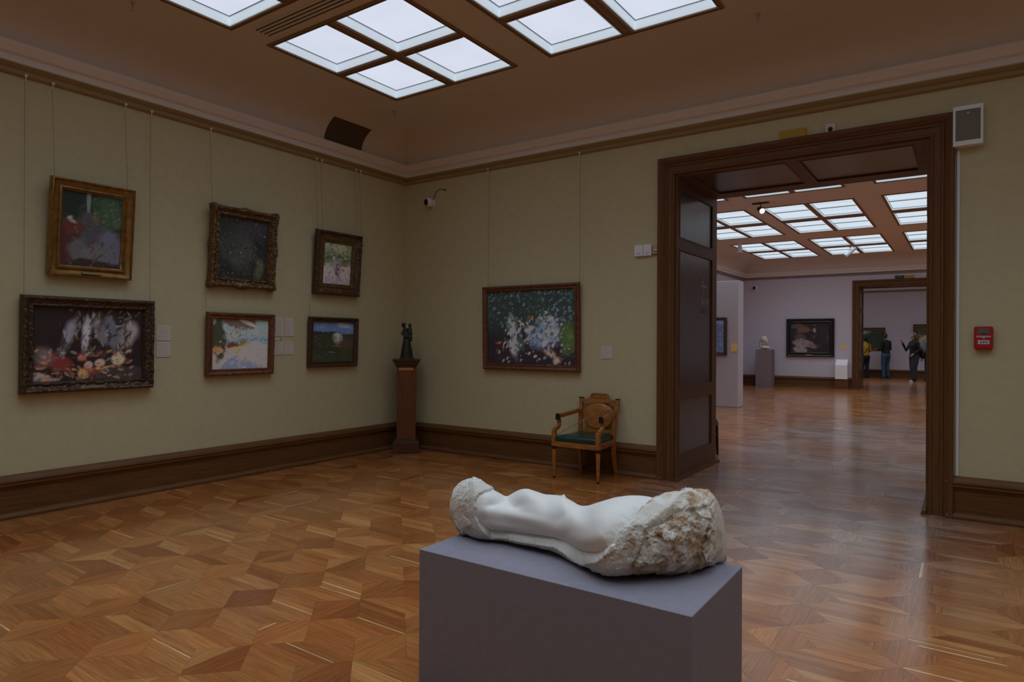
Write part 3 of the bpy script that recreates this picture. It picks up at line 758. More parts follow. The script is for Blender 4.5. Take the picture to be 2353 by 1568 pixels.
painting('upper right small painting on the left wall, green park scene in a deep frame', 'L', -1.28, 2.07, .72, .79, .142, 'deep', M_brownframe,
    lambda X, Y: np.where((Y > .45)[..., None], np.array([70, 84, 54.]), np.array([120, 112, 124.])),
    [(.5, .9, .6, .15, 0, (104, 108, 92), .8), (.5, .62, .7, .1, 0, (52, 66, 48), .8), (.4, .48, .2, .12, 0, (84, 96, 112), .8), (.2, .33, .18, .06, 0, (150, 140, 136), .4), (.5, .34, .08, .14, 0, (66, 54, 64), .5), (.66, .46, .07, .05, 0, (140, 48, 34), .4), (.5, .08, .6, .1, 0, (108, 96, 108), .8)],
    [(110, 0, 1, .5, 1, .03, 1.5, 1, G((90, 104, 60), (54, 70, 46), (140, 134, 112), (66, 80, 60))), (110, 0, 1, 0, .5, .028, 1.7, 1.2, G((136, 128, 136), (90, 84, 100), (60, 60, 74), (150, 140, 140), (110, 124, 140)))],
    lean=4.5, amp=.010, freq=26, wires=(-.33, -.25, .30, .38), seed=11, split=.29, fm2=M_golddark)
painting('lower right painting on the left wall, dark green field under deep blue sky', 'L', -1.32, 1.17, .775, .62, .064, 'flat', M_brownframe,
    lambda X, Y: np.where((Y > .70)[..., None], np.array([50, 74, 118.]), np.array([38, 42, 28.])),
    [(.75, .92, .2, .06, -.2, (92, 106, 138), .8), (.3, .72, .35, .04, 0, (26, 34, 30), .5), (.60, .56, .13, .16, .1, (132, 124, 112), .2), (.68, .58, .05, .13, 0, (86, 88, 110), .3), (.55, .40, .2, .03, 0, (112, 84, 44), .4), (.45, .25, .1, .02, -.1, (120, 112, 108), .4), (.8, .45, .25, .1, 0, (54, 44, 34), .9), (.3, .4, .3, .25, 0, (30, 36, 26), .9)],
    [(120, 0, 1, 0, .65, .014, 3, 0, G((44, 48, 30), (30, 36, 26), (58, 52, 38), (38, 46, 34))), (70, 0, 1, .74, 1, .014, 3, 0, G((46, 70, 116), (58, 82, 124), (76, 92, 128)))],
    lean=2.0, amp=.003, freq=40, wires=(-.36,), rail=2.07, seed=13)
painting('painting on the doorway wall, garden with blue-white dabs in a red-brown frame', 'B', 2.14, 1.14, 1.42, 1.06, .072, 'flat', M_redframe,
    lambda X, Y: np.array([30, 25, 31.]) + np.clip((Y - .30) / .3, 0, 1)[..., None] * np.array([0, 19, 13.]),
    [(.30, .5, .07, .18, 0, (104, 120, 144), .6), (.31, .28, .07, .15, 0, (110, 124, 152), .5), (.50, .48, .06, .06, 0, (132, 132, 132), .6), (.70, .56, .08, .10, 0, (96, 112, 138), .7), (.62, .37, .13, .13, 0, (70, 90, 130), .9), (.74, .40, .10, .11, .3, (84, 104, 142), .9), (.92, .33, .08, .20, 0, (50, 70, 36), .5),
     (.40, .30, .04, .12, .3, (30, 64, 50), .5), (.52, .63, .025, .03, 0, (150, 84, 24), .3), (.68, .70, .03, .02, 0, (146, 134, 88), .3), (.14, .30, .05, .02, .2, (110, 60, 24), .3), (.19, .24, .012, .07, 0, (140, 84, 24), .3), (.35, .60, .05, .04, 0, (84, 52, 46), .6), (.74, .15, .07, .05, -.5, (140, 118, 104), .9), (.80, .07, .05, .05, .3, (140, 116, 102), .9)],
    [(380, 0, 1, .5, 1, .011, 1.7, .8, G((48, 66, 70), (34, 52, 40), (70, 92, 116), (26, 36, 34), (60, 78, 58), (84, 104, 100))), (70, .6, 1, .55, 1, .010, 1.5, 1, G((84, 108, 146), (26, 40, 40))),
     (260, .2, .88, .25, .64, .013, 1.8, 1.2, G((130, 138, 150), (90, 106, 140), (56, 60, 80), (150, 140, 136), (40, 60, 50))), (110, .1, .95, 0, .3, .014, 1.6, .6, G((150, 128, 120), (44, 36, 44), (34, 28, 38), (120, 118, 136), (60, 44, 44))), (50, .85, 1, .12, .55, .012, 2.4, .1, G((60, 90, 40), (40, 60, 34)))],
    lean=1.3, amp=.004, freq=44, wires=(-.64, .70), seed=15, nx=230)
# far room
painting('black-framed dark painting with a brass plate on the far room wall', R2Y1, 2.24, 1.03, 1.50, 1.29, .15, 'cove', M_blackframe,
    (20, 17, 18), [(.18, .88, .2, .08, 0, (44, 38, 38), .6), (.33, .77, .16, .10, 0, (64, 38, 24), .3), (.62, .74, .05, .09, .2, (88, 68, 60), .4), (.25, .5, .14, .12, 0, (44, 34, 36), .6), (.35, .30, .3, .12, -.1, (76, 66, 66), .4), (.2, .1, .2, .12, 0, (80, 74, 72), .4), (.55, .22, .1, .06, -.5, (72, 50, 48), .5), (.93, .5, .06, .12, 0, (54, 26, 20), .6), (.8, .6, .15, .3, 0, (22, 20, 22), .9)],
    [(90, 0, .65, 0, .95, .016, 2, .3, G((50, 42, 42), (30, 24, 26), (70, 60, 58), (44, 30, 26)))], lean=1, plate=(-.03, .20, .045), seed=17, nx=110, k=.19)
painting('blue painting in a dark frame on the freestanding partition, cut by the door jamb', 8.44, 1.60, 1.20, .90, .88, .07, 'flat', M_brownframe,
    (52, 66, 92), [(.5, .95, .6, .08, 0, (80, 88, 104), .5), (.6, .5, .5, .3, 0, (46, 62, 90), .9)],
    [(160, 0, 1, 0, .9, .02, 2.5, .1, G((44, 60, 88), (66, 80, 104), (36, 50, 78), (76, 86, 106)))], lean=0, seed=19, nx=80, k=.19)
painting('dark green landscape behind the visitors in the third room, left of the two', R3Y1, 3.02, 1.22, 1.36, .96, .13, 'cove', M_golddark,
    (26, 30, 26), [(.1, .85, .5, .2, 0, (88, 92, 84), .6), (.6, .5, .5, .35, 0, (22, 30, 24), .6)], [(90, 0, 1, 0, .8, .03, 1.6, 1, G((24, 32, 24), (36, 42, 32), (18, 24, 20)))], lean=1, seed=21, nx=70, k=.16)
painting('brown-framed painting with pale blossom at right behind the visitors', R3Y1, 5.35, .95, 1.22, 1.36, .14, 'cove', M_golddark,
    (36, 34, 26), [(.35, .5, .3, .25, 0, (92, 90, 74), .6), (.3, .25, .3, .2, 0, (70, 74, 50), .6)], [(90, 0, 1, 0, 1, .03, 1.6, 1, G((40, 48, 32), (84, 84, 68), (54, 60, 40), (30, 28, 24)))], lean=1, seed=23, nx=70, k=.16)

# ------------------------------------------------------------------ label cards
def card(label, wall, a0, a1, z0, z1, lines=6, m=M_card, seal=False, group='wall label cards'):
    loc, rz = wall_loc(wall, (a0 + a1) / 2, z0, 0)
    t = thing('label_card', label, 'label', loc, rz, group); w = a1 - a0; h = z1 - z0
    obj('card', MB().bbox(-w / 2, w / 2, -.006, -.0005, 0, h, .001), m, t)
    rnd = random.Random(int(a0 * 1000)); b = MB()
    for i in range(lines):
        z = h * (.86 - .74 * i / max(1, lines - 1)); l = w * rnd.uniform(.5, .78)
        b.box(-w * .40, -w * .40 + l, -.0066, -.006, z - .002, z + .002)
    obj('print_lines', b, M_cardtext if m is not M_cardyel else M_cardyel2, t)
    if seal: obj('printed_mark', MB().box(w * .26, w * .40, -.0067, -.006, h * .07, h * .13), M_cardtext, t)
    return t
M_cardyel2 = mat('yellow_card_print', alb((84, 68, 44)), .8)
card('upper white label card of the stacked pair beside the large still life', 'L', -3.50, -3.36, 1.49, 1.64, 6)
card('lower white label card of the stacked pair beside the large still life', 'L', -3.50, -3.36, 1.325, 1.475, 6, seal=True)
card('tall white label card at upper left in the block between the terrace and field paintings', 'L', -2.165, -2.035, 1.545, 1.765, 8, seal=True)
card('tall white label card at upper right in the block between the terrace and field paintings', 'L', -2.015, -1.895, 1.545, 1.76, 8)
card('short white label card at lower left in the block between the terrace and field paintings', 'L', -2.165, -2.035, 1.33, 1.48, 5, seal=True)
card('short white label card at lower right in the block between the terrace and field paintings', 'L', -2.013, -1.893, 1.33, 1.48, 5)
t = card('thin white strip card with a dark mark between the tall and short label cards', 'L', -2.162, -2.085, 1.493, 1.533, 1)
obj('dark_mark', MB().box(.05, .068, -.006, -.001, .002, .034), M_cardtext, t)
card('square white label card on the wall above the wooden armchair', 'B', 3.105, 3.245, 1.305, 1.455, 5, group=None)
card('yellow label card on the freestanding partition right of the blue painting', 8.44, 2.14, 2.275, 1.29, 1.475, 4, M_cardyel, group=None)
card('yellow label card right of the black-framed painting on the far wall', R2Y1, 3.20, 3.335, 1.29, 1.46, 4, M_cardyel, group=None)

#@@PART3
# ------------------------------------------------------------------ wall fittings, near room
t = thing('wall_speaker', 'white wall speaker with grey grille at the top right corner of the doorway', 'speaker', (6.585, 0, 3.18))
obj('housing', MB().prism([(-.105, 0), (.105, 0), (.105, .335), (-.105, .335)], -.085, -.0005, 'y'), M_white, t)
gm = mat('speaker_grille', (.20, .20, .17), .7, bump=.4, bscale=500)
obj('grille', MB().bbox(-.087, .087, -.091, -.085, .040, .300, .003), gm, t)
bz = MB()
for q in ((-.105, -.087, 0, .335), (.087, .105, 0, .335), (-.087, .087, 0, .040), (-.087, .087, .300, .335)):
    bz.box(q[0], q[1], -.096, -.085, q[2], q[3])
obj('bezel', bz, M_white, t)
obj('indicator', MB().lathe([(.006, -.094), (.006, -.091)], 12, (0, 0, .272), 'y'), mat('bright_dot', (.8, .85, .9), .3), t)
t = thing('cable_conduit', 'thin white cable conduit running down beside the door casing below the speaker', 'conduit', (6.520, 0, .362))
obj('channel', MB().bbox(-.013, .011, -.014, -.0005, 0, 2.80, .003), M_white, t)
obj('cable', MB().tube([(0, -.006, 2.80), (.004, -.008, 2.82)], .005, 8), M_white, t)
t = thing('fire_call_point', 'red manual fire call point box on the wall right of the doorway', 'fire alarm', (6.70, 0, 1.45))
M_red = mat('red_plastic', (.42, .018, .022), .35)
obj('housing', MB().bbox(-.065, .065, -.050, -.0005, .008, .195, .008), M_red, t)
obj('lip', MB().bbox(-.055, .055, -.043, -.001, 0, .012, .002), M_red, t)
obj('window', MB().bbox(-.040, .040, -.054, -.048, .130, .180, .002), mat('grey_window', (.13, .13, .12), .25), t)
obj('dark_slot', MB().box(-.012, .012, -.0546, -.054, .135, .140), M_black, t)
b = MB().box(-.050, .050, -.0525, -.049, .104, .118); b.prism([(-.014, .104), (.014, .104), (0, .090)], -.0525, -.049, 'y')
obj('pale_arrow_band', b, mat('pink_white_print', (.55, .36, .40), .4), t)
lab = obj('white_label', MB().box(-.040, .040, -.0525, -.049, .046, .080), mat('white_print', (.55, .54, .56), .5), t)
b = MB()
for x in (-.018, 0, .018): b.box(x - .005, x + .005, -.0532, -.0525, .058, .068)
obj('symbol_dots', b, M_black, lab)
t = thing('yellow_sign', 'blank yellow strip sign resting above the door casing', 'sign', (5.18, 0, 3.494))
M_yel = mat('yellow_sign_plastic', (.46, .30, .006), .5)
obj('plate', MB().bbox(-.12, .12, -.020, -.0005, 0, .088, .002), M_yel, t)
t = thing('wall_sensor', 'small pale square sensor with a dark round eye above the doorway', 'sensor', (5.515, 0, 3.494))
obj('plate', MB().bbox(-.045, .045, -.022, -.0005, 0, .085, .003), mat('beige_plastic', (.70, .62, .55), .5), t)
obj('lens', MB().lathe([(.020, -.0221), (.020, -.030), (.014, -.036), (.004, -.038)], 18, (0, 0, .030), 'y'), M_black, t, smooth=True)
# three small thermostats
for i, (x0, x1, nm, wh, lbl) in enumerate(((3.530, 3.628, 'climate_logger', 1, 'leftmost white climate logger beside the doorway, flush against its twin'), (3.634, 3.728, 'climate_logger', 1, 'middle white climate logger beside the doorway, next to the beige one'))):
    t = thing(nm, lbl, 'wall sensor', ((x0 + x1) / 2, 0, 2.455), 0, 'climate loggers beside the doorway'); w = (x1 - x0) / 2
    obj('housing', MB().prism([(-w, 0), (w, 0), (w, .112), (w * .8, .124), (-w * .8, .124), (-w, .112)], -.034, -.0005, 'y'), M_white, t)
    b = MB()
    for q in range(4): b.box(-w * .5, w * .5, -.0350, -.0338, .014 + q * .007, .0165 + q * .007)
    obj('vent_slits', b, M_cardtext, t)
t = thing('beige_wall_box', 'small beige box between the white loggers and the door casing', 'wall sensor', (3.770, 0, 2.465))
obj('housing', MB().bbox(-.035, .035, -.030, -.0005, 0, .088, .004), mat('beige_box_plastic', (.42, .33, .25), .5), t)
obj('knob', MB().lathe([(.014, -.030), (.013, -.038), (.008, -.040)], 14, (.012, 0, .04), 'y'), M_metal, t, smooth=True)

def dome_camera(label, loc, s, aim, cable=None):
    t = thing('security_camera', label, 'camera', loc)
    obj('mount', MB().lathe([(.052 * s, -.0005), (.052 * s, -.02), (.045 * s, -.03)], 28, (0, 0, 0), 'y'), M_white, t, smooth=True)
    b = MB().ball((0, -.072 * s, 0), .062 * s, 28, 18); obj('shell', b, M_white, t, smooth=True, angle=180)
    a = Vector(aim).normalized(); q = a.to_track_quat('Z', 'Y').to_matrix().to_4x4()
    e = MB().lathe([(.046 * s, .044 * s), (.045 * s, .050 * s), (.038 * s, .060 * s), (.024 * s, .068 * s), (.008 * s, .071 * s)], 24)
    o = obj('lens', e, mat('glossy_black', (.01, .01, .012), .08), t, smooth=True, angle=180); o.matrix_local = Matrix.Translation((0, -.072 * s, 0)) @ q
    if cable:
        obj('cable', MB().tube(cable, .0045, 8), mat('dull_cable', (.07, .06, .04), .6), t, smooth=True)
        obj('cable_grommet', MB().lathe([(.012, -.0005), (.011, -.010), (.004, -.013)], 14, (cable[-1][0], 0, cable[-1][2]), 'y'), M_black, t, smooth=True)
    return t
cb = [(.03, -.02, .05), (.045, -.012, .09), (.07, -.010, .135), (.11, -.010, .165), (.16, -.010, .172), (.205, -.010, .162), (.232, -.008, .150)]
dome_camera('white ball security camera with looped cable near the room corner', (.505, 0, 3.405), 1.0, (-.30, -1, -.12), cb)
dome_camera('small white security camera high on the far mauve wall', (.445, R2Y1, 3.435), 1.25, (-.2, -1, -.1))

def sprinkler(label, x, y):
    t = thing('ceiling_sprinkler', label, 'sprinkler', (x, y, HC), 0, 'ceiling sprinklers')
    obj('rosette', MB().lathe([(.022, 0), (.022, -.004), (.010, -.010), (.008, -.030)], 16), M_metal, t, smooth=True)
    b = MB().lathe([(.006, -.030), (.009, -.036), (.006, -.044)], 12); b.tube([(-.012, 0, -.030), (-.014, 0, -.045), (-.004, 0, -.062)], .0018, 6); b.tube([(.012, 0, -.030), (.014, 0, -.045), (.004, 0, -.062)], .0018, 6)
    b.lathe([(.016, -.062), (.016, -.065)], 14)
    obj('head', b, M_metal, t, smooth=True)
sprinkler('ceiling sprinkler below the corner of the four-pane skylight', .83, -1.07)
sprinkler('ceiling sprinkler cut by the top edge at far left', .87, -4.15)
sprinkler('ceiling sprinkler at the right near the top edge', 5.11, -1.05)
t = thing('ceiling_slot_vent', 'four dark parallel air slots in the ceiling between two skylights', 'air vent', (1.97, -3.215, HC))
b = MB()
for k in range(4): b.box(-.68, .70, -.078 + k * .043, -.060 + k * .043, -.0015, .004)
obj('slots', b, M_black, t)
b = MB()
for k in range(5): b.box(-.69, .71, -.1 + k * .043, -.078 + k * .043, -.006, .003)
obj('slats', b, M_ceil, t)
# curved grille lying on the cove
def cove_pt(tt): return (.08 + .54 * (1 - math.cos(PI / 2 * tt)), 3.96 + (HC - 3.96) * math.sin(PI / 2 * tt))
t = thing('cove_vent_grille', 'dark curved vent grille set in the ceiling cove above the left wall', 'air vent', (0, -1.22, 0))
vt = [.03 + .52 * i / 12 for i in range(13)]; A = []; Bm = MB()
for i, q in enumerate(vt):
    x, z = cove_pt(q); A.append((x, z))
for i in range(12):
    (x0, z0), (x1, z1) = A[i], A[i + 1]; e = .006
    Bm.add([(x0 + e, -.30, z0 - e), (x0 + e, .30, z0 - e), (x1 + e, .30, z1 - e), (x1 + e, -.30, z1 - e), (x0 - .01, -.30, z0 + .005), (x0 - .01, .30, z0 + .005), (x1 - .01, .30, z1 + .005), (x1 - .01, -.30, z1 + .005)],
           [(0, 1, 2, 3), (7, 6, 5, 4), (0, 4, 5, 1), (2, 6, 7, 3), (0, 3, 7, 4), (1, 5, 6, 2)])
obj('backing', Bm, mat('vent_backing', (.10, .07, .045), .8), t)
b = MB()
for k in range(24):
    y = -.29 + .58 * k / 23
    b.tube([(a[0] + .008, y, a[1] - .008) for a in A], .0035, 5)
obj('bars', b, mat('vent_bars', (.16, .11, .07), .7), t)

# ------------------------------------------------------------------ skinned / blobby figures
def remesh(o, voxel, it=4):
    r = o.modifiers.new('union', 'REMESH'); r.mode = 'VOXEL'; r.voxel_size = voxel; r.use_smooth_shade = True
    s = o.modifiers.new('soft', 'SMOOTH'); s.iterations = it; s.factor = .6
    return o
def seg(mb, pts, rad, n=14):
    mb.tube(pts, rad, n)
    for p, r in ((pts[0], rad[0]), (pts[-1], rad[-1])): mb.ball(p, r, 14, 9)

# pedestal with bronze statuette in the corner
PA = math.atan2(.66, .75)
t = thing('corner_pedestal', 'tall reddish-brown wooden pedestal in the room corner under a bronze statuette', 'pedestal', (.355, -.335, 0), PA)
M_ped = wood('red_brown_pedestal_wood', (.15, .050, .018), .40, s=(10, 10, 1.2)); M_pedd = wood('dark_pedestal_wood', (.085, .030, .014), .40, s=(2, 2, 8))
obj('plinth_block', MB().bbox(-.175, .175, -.175, .175, 0, .150, .004), M_pedd, t)
b = MB()
for hw, z0, z1 in ((.168, .150, .160), (.155, .160, .172), (.140, .172, .195)): b.bbox(-hw, hw, -hw, hw, z0, z1, .003)
obj('base_moulding', b, M_pedd, t)
obj('shaft', MB().taper((0, 0, .190), (0, 0, 1.155), .245, .245, .255, .255), M_ped, t)
b = MB()
for hw, z0, z1 in ((.137, 1.150, 1.165), (.145, 1.165, 1.185), (.160, 1.185, 1.210), (.172, 1.210, 1.232), (.183, 1.232, 1.255)): b.bbox(-hw, hw, -hw, hw, z0, z1, .004)
obj('cornice', b, M_pedd, t)
obj('name_plate', MB().bbox(-.100, .092, -.134, -.126, 1.105, 1.140, .002), mat('copper_plate', (.50, .24, .09), .45), t)
t = thing('statuette', 'dark bronze statuette of a standing woman holding a child, on the corner pedestal', 'sculpture', (.355, -.335, 1.255), PA)
M_bronze = mat('dark_bronze', (.040, .042, .036), .34, metal=.45, var=.3, vscale=20)
b = MB()
ns = 28; rings = [(0, .088, .070), (.02, .086, .068), (.10, .076, .060), (.20, .058, .048), (.27, .046, .036), (.30, .042, .034)]
vs = []
for z, rx, ry in rings:
    for i in range(ns):
        a = 2 * PI * i / ns; f = 1 + (.07 * (1 - z / .3)) * math.sin(a * 9 + z * 9)
        vs.append((-.004 * (z / .3) + rx * f * math.cos(a), ry * f * math.sin(a), z))
fs = [(j * ns + i, j * ns + (i + 1) % ns, (j + 1) * ns + (i + 1) % ns, (j + 1) * ns + i) for j in range(len(rings) - 1) for i in range(ns)]
fs += [tuple(range(ns - 1, -1, -1)), tuple(5 * ns + i for i in range(ns))]
b.add(vs, fs)
seg(b, [(-.006, 0, .28), (-.012, .004, .34), (-.020, .006, .39)], [.040, .043, .036])
seg(b, [(-.028, .004, .40), (-.038, 0, .432)], [.016, .014]); b.ball((-.046, -.004, .458), .030, 18, 12, (1.0, 1.0, 1.1)); b.ball((-.030, .010, .470), .018)
seg(b, [(-.050, 0, .385), (-.066, -.02, .345), (-.028, -.045, .305), (.018, -.046, .300)], [.017, .017, .014, .012])
seg(b, [(.012, .004, .385), (.052, -.004, .350), (.040, -.040, .300)], [.017, .017, .013])
seg(b, [(.030, -.014, .29), (.040, -.012, .35), (.040, -.008, .405)], [.032, .036, .028]); b.ball((.040, -.008, .455), .023, 16, 11, (1, 1, 1.15)); seg(b, [(.04, -.01, .42), (.04, -.008, .44)], [.012, .011])
seg(b, [(.055, -.030, .30), (.062, -.032, .25)], [.018, .012]); seg(b, [(.035, -.036, .30), (.042, -.040, .24)], [.016, .011])
seg(b, [(.060, -.01, .395), (.028, -.04, .375), (-.010, -.030, .385)], [.012, .010, .008])
b.lathe([(.100, -.0), (.100, .006), (.094, .014)], 30)
o = obj('figure', b, M_bronze, t, smooth=True); remesh(o, .0042, 2)
obj('base', MB().bbox(-.10, .10, -.085, .085, 0, .012, .003), M_bronze, t)

# ------------------------------------------------------------------ armchair
t = thing('armchair', 'golden-brown wooden armchair with dark green seat and oval back panel, roped off', 'chair', (3.118, -.36, 0))
M_birch = mat('honey_birch', (.36, .135, .030), .32, var=.25, vscale=9, stretch=(1, 1, 3), bump=.08, bscale=30)
M_ebony = mat('ebonised_wood', (.014, .012, .010), .35)
M_green = mat('dark_green_leather', (.010, .036, .030), .34, bump=.15, bscale=30)
for sx in (-1, 1):
    lb = MB().lathe([(.012, 0), (.014, .018), (.0145, .02), (.0175, .10), (.024, .26), (.025, .318), (.020, .322)], 20, (sx * .270, -.250, 0))
    lg = obj('leg', lb, M_birch, t, smooth=True)
    obj('collar', MB().lathe([(.020, .318), (.028, .324), (.030, .333), (.027, .342), (.030, .348), (.030, .352)], 20, (sx * .270, -.250, 0)), M_ebony, lg, smooth=True)
    obj('foot_cap', MB().lathe([(.0135, 0), (.0155, .004), (.0155, .018), (.0145, .020)], 16, (sx * .270, -.250, 0)), M_ebony, lg, smooth=True)
    # sabre rear leg
    P = [(sx * .222, .290, 0), (sx * .216, .262, .12), (sx * .214, .240, .24), (sx * .214, .232, .36)]
    rb = MB()
    for i in range(3): rb.taper(P[i], P[i + 1], .030 + .004 * i, .034 + .004 * i, .034 + .004 * i, .038 + .004 * i, up=(0, 1, 0))
    obj('leg', rb, M_birch, t)
    # rear post
    P = [(sx * .214, .232, .345), (sx * .214, .240, .50), (sx * .220, .268, .68), (sx * .232, .305, .845)]
    rb = MB()
    for i in range(3): rb.taper(P[i], P[i + 1], .042, .034, .042, .032, up=(0, 1, 0))
    pt = obj('back_post', rb, M_birch, t)
    obj('post_cap', MB().bbox(sx * .232 - .027, sx * .232 + .027, .285, .325, .843, .855, .003), M_ebony, pt)
    # arm support: block on the rail, S-curve up to the arm
    sb = MB().bbox(sx * .270 - .023, sx * .270 + .023, -.273, -.229, .352, .535, .003)
    SP = [(sx * .270, -.246, .530), (sx * .270, -.205, .540), (sx * .270, -.160, .560), (sx * .270, -.142, .590), (sx * .270, -.150, .622), (sx * .270, -.158, .640)]
    for i in range(5): sb.taper(SP[i], SP[i + 1], .040, .034, .038, .032, up=(1, 0, 0))
    obj('arm_support', sb, M_birch, t)
    AP = [(sx * .268, -.175, .665), (sx * .258, -.02, .676), (sx * .240, .13, .690), (sx * .222, .272, .706)]
    am = MB()
    for i in range(3): am.taper(AP[i], AP[i + 1], .040, .030, .040, .030, up=(0, 0, 1))
    ao = obj('armrest', am, M_birch, t)
    obj('arm_roll', MB().tube([(AP[0][0], AP[0][1] + .002, AP[0][2] + .016), (AP[3][0], AP[3][1], AP[3][2] + .016)], .014, 12), M_birch, ao, smooth=True)
    eb = MB().bbox(sx * .268 - .025, sx * .268 + .025, -.192, -.166, .632, .692, .003); eb.lathe([(.021, -.195), (.021, -.165)], 18, (sx * .268, 0, .682), 'y')
    obj('arm_end_cap', eb, M_ebony, ao)
b = MB()
b.bar((-.290, -.250, .378), (.290, -.250, .378), .042, .054); b.bar((-.222, .232, .378), (.222, .232, .378), .034, .052)
for sx in (-1, 1): b.bar((sx * .272, -.240, .3785), (sx * .214, .232, .3785), .036, .053)
obj('seat_rail', b, M_birch, t)
b = MB(); pts = [(-.252, -.262), (.252, -.262), (.205, .222), (-.205, .222)]; vs = []; lay = [(.395, .0), (.410, .006), (.450, .004), (.462, -.006), (.470, -.03), (.474, -.09), (.476, -.2)]
N_ = 14
per = []
for i in range(4):
    for k in range(N_):
        a, c = pts[i], pts[(i + 1) % 4]; per.append((a[0] + (c[0] - a[0]) * k / N_, a[1] + (c[1] - a[1]) * k / N_))
for z, off in lay:
    for (x, y) in per:
        l = math.hypot(x, y + .02); f = max(0.02, (l + off) / l); vs.append((x * f, (y + .02) * f - .02, z))
n = len(per); fs = [(j * n + i, j * n + (i + 1) % n, (j + 1) * n + (i + 1) % n, (j + 1) * n + i) for j in range(len(lay) - 1) for i in range(n)]
fs += [tuple(range(n - 1, -1, -1)), tuple((len(lay) - 1) * n + i for i in range(n))]
b.add(vs, fs); obj('cushion', b, M_green, t, smooth=True, angle=60)
def backy(z): return .262 + (z - .50) * .125
cr = [(-.25, .800), (.25, .800), (.25, .840), (.165, .842), (.142, .850), (.130, .868), (.118, .890), (.105, .902), (.085, .908), (-.085, .908), (-.105, .902), (-.118, .890), (-.130, .868), (-.142, .850), (-.165, .842), (-.25, .840)]
b = MB(); nn = len(cr); vs = [(x * .92, backy(z) - .014, z) for x, z in cr] + [(x * .92, backy(z) + .014, z) for x, z in cr]
b.add(vs, [tuple(range(nn)), tuple(range(2 * nn - 1, nn - 1, -1))] + [(i, i + nn, (i + 1) % nn + nn, (i + 1) % nn) for i in range(nn)])
cs = obj('crest_rail', b, M_birch, t)
b = MB()
for (x0, z0, x1, z1) in ((-.092, .852, .088, .852), (-.092, .892, .088, .892), (-.092, .852, -.092, .892), (.088, .852, .088, .892)):
    b.bar((x0, backy(z0) - .0145, z0), (x1, backy(z1) - .0145, z1), .003, .003, up=(0, 1, 0))
obj('inlay_line', b, M_ebony, cs)
b = MB(); ring = []
for (rx, rz, off) in ((.188, .141, .012), (.194, .147, .006), (.194, .147, -.006), (.186, .139, -.014), (.10, .075, -.017), (.002, .002, -.018)):
    ring.append([(rx * math.cos(2 * PI * i / 40), off, .650 + rz * math.sin(2 * PI * i / 40)) for i in range(40)])
vs = [(x, backy(z) + y, z) for r_ in ring for (x, y, z) in r_]
b.add(vs, [(j * 40 + i, j * 40 + (i + 1) % 40, (j + 1) * 40 + (i + 1) % 40, (j + 1) * 40 + i) for j in range(5) for i in range(40)] + [tuple(range(39, -1, -1)), tuple(200 + i for i in range(40))])
obj('oval_back_panel', b, M_birch, t, smooth=True, angle=40)
obj('lower_back_rail', MB().bar((-.205, .252, .485), (.205, .252, .485), .026, .036), M_birch, t)
obj('barrier_cord', MB().tube([(.205, .245, .800), (.02, .06, .672), (-.13, -.09, .565), (-.255, -.222, .470)], .004, 8), mat('pale_barrier_cord', (.34, .20, .07), .7), t, smooth=True)

# ------------------------------------------------------------------ big plinth and marble torso
PX0, PX1, PY0, PY1, PH = 4.605, 5.830, -4.690, -4.090, .585
M_plinth = mat('grey_mauve_plinth_paint', (.225, .208, .252), .72, var=.05, vscale=30, spec=.3)
t = thing('display_plinth', 'large grey-mauve box plinth carrying the marble torso in the foreground', 'plinth', ((PX0 + PX1) / 2, (PY0 + PY1) / 2, 0))
hx, hy = (PX1 - PX0) / 2, (PY1 - PY0) / 2
obj('body', MB().bbox(-hx, hx, -hy, hy, 0, PH - .001, .002), M_plinth, t)

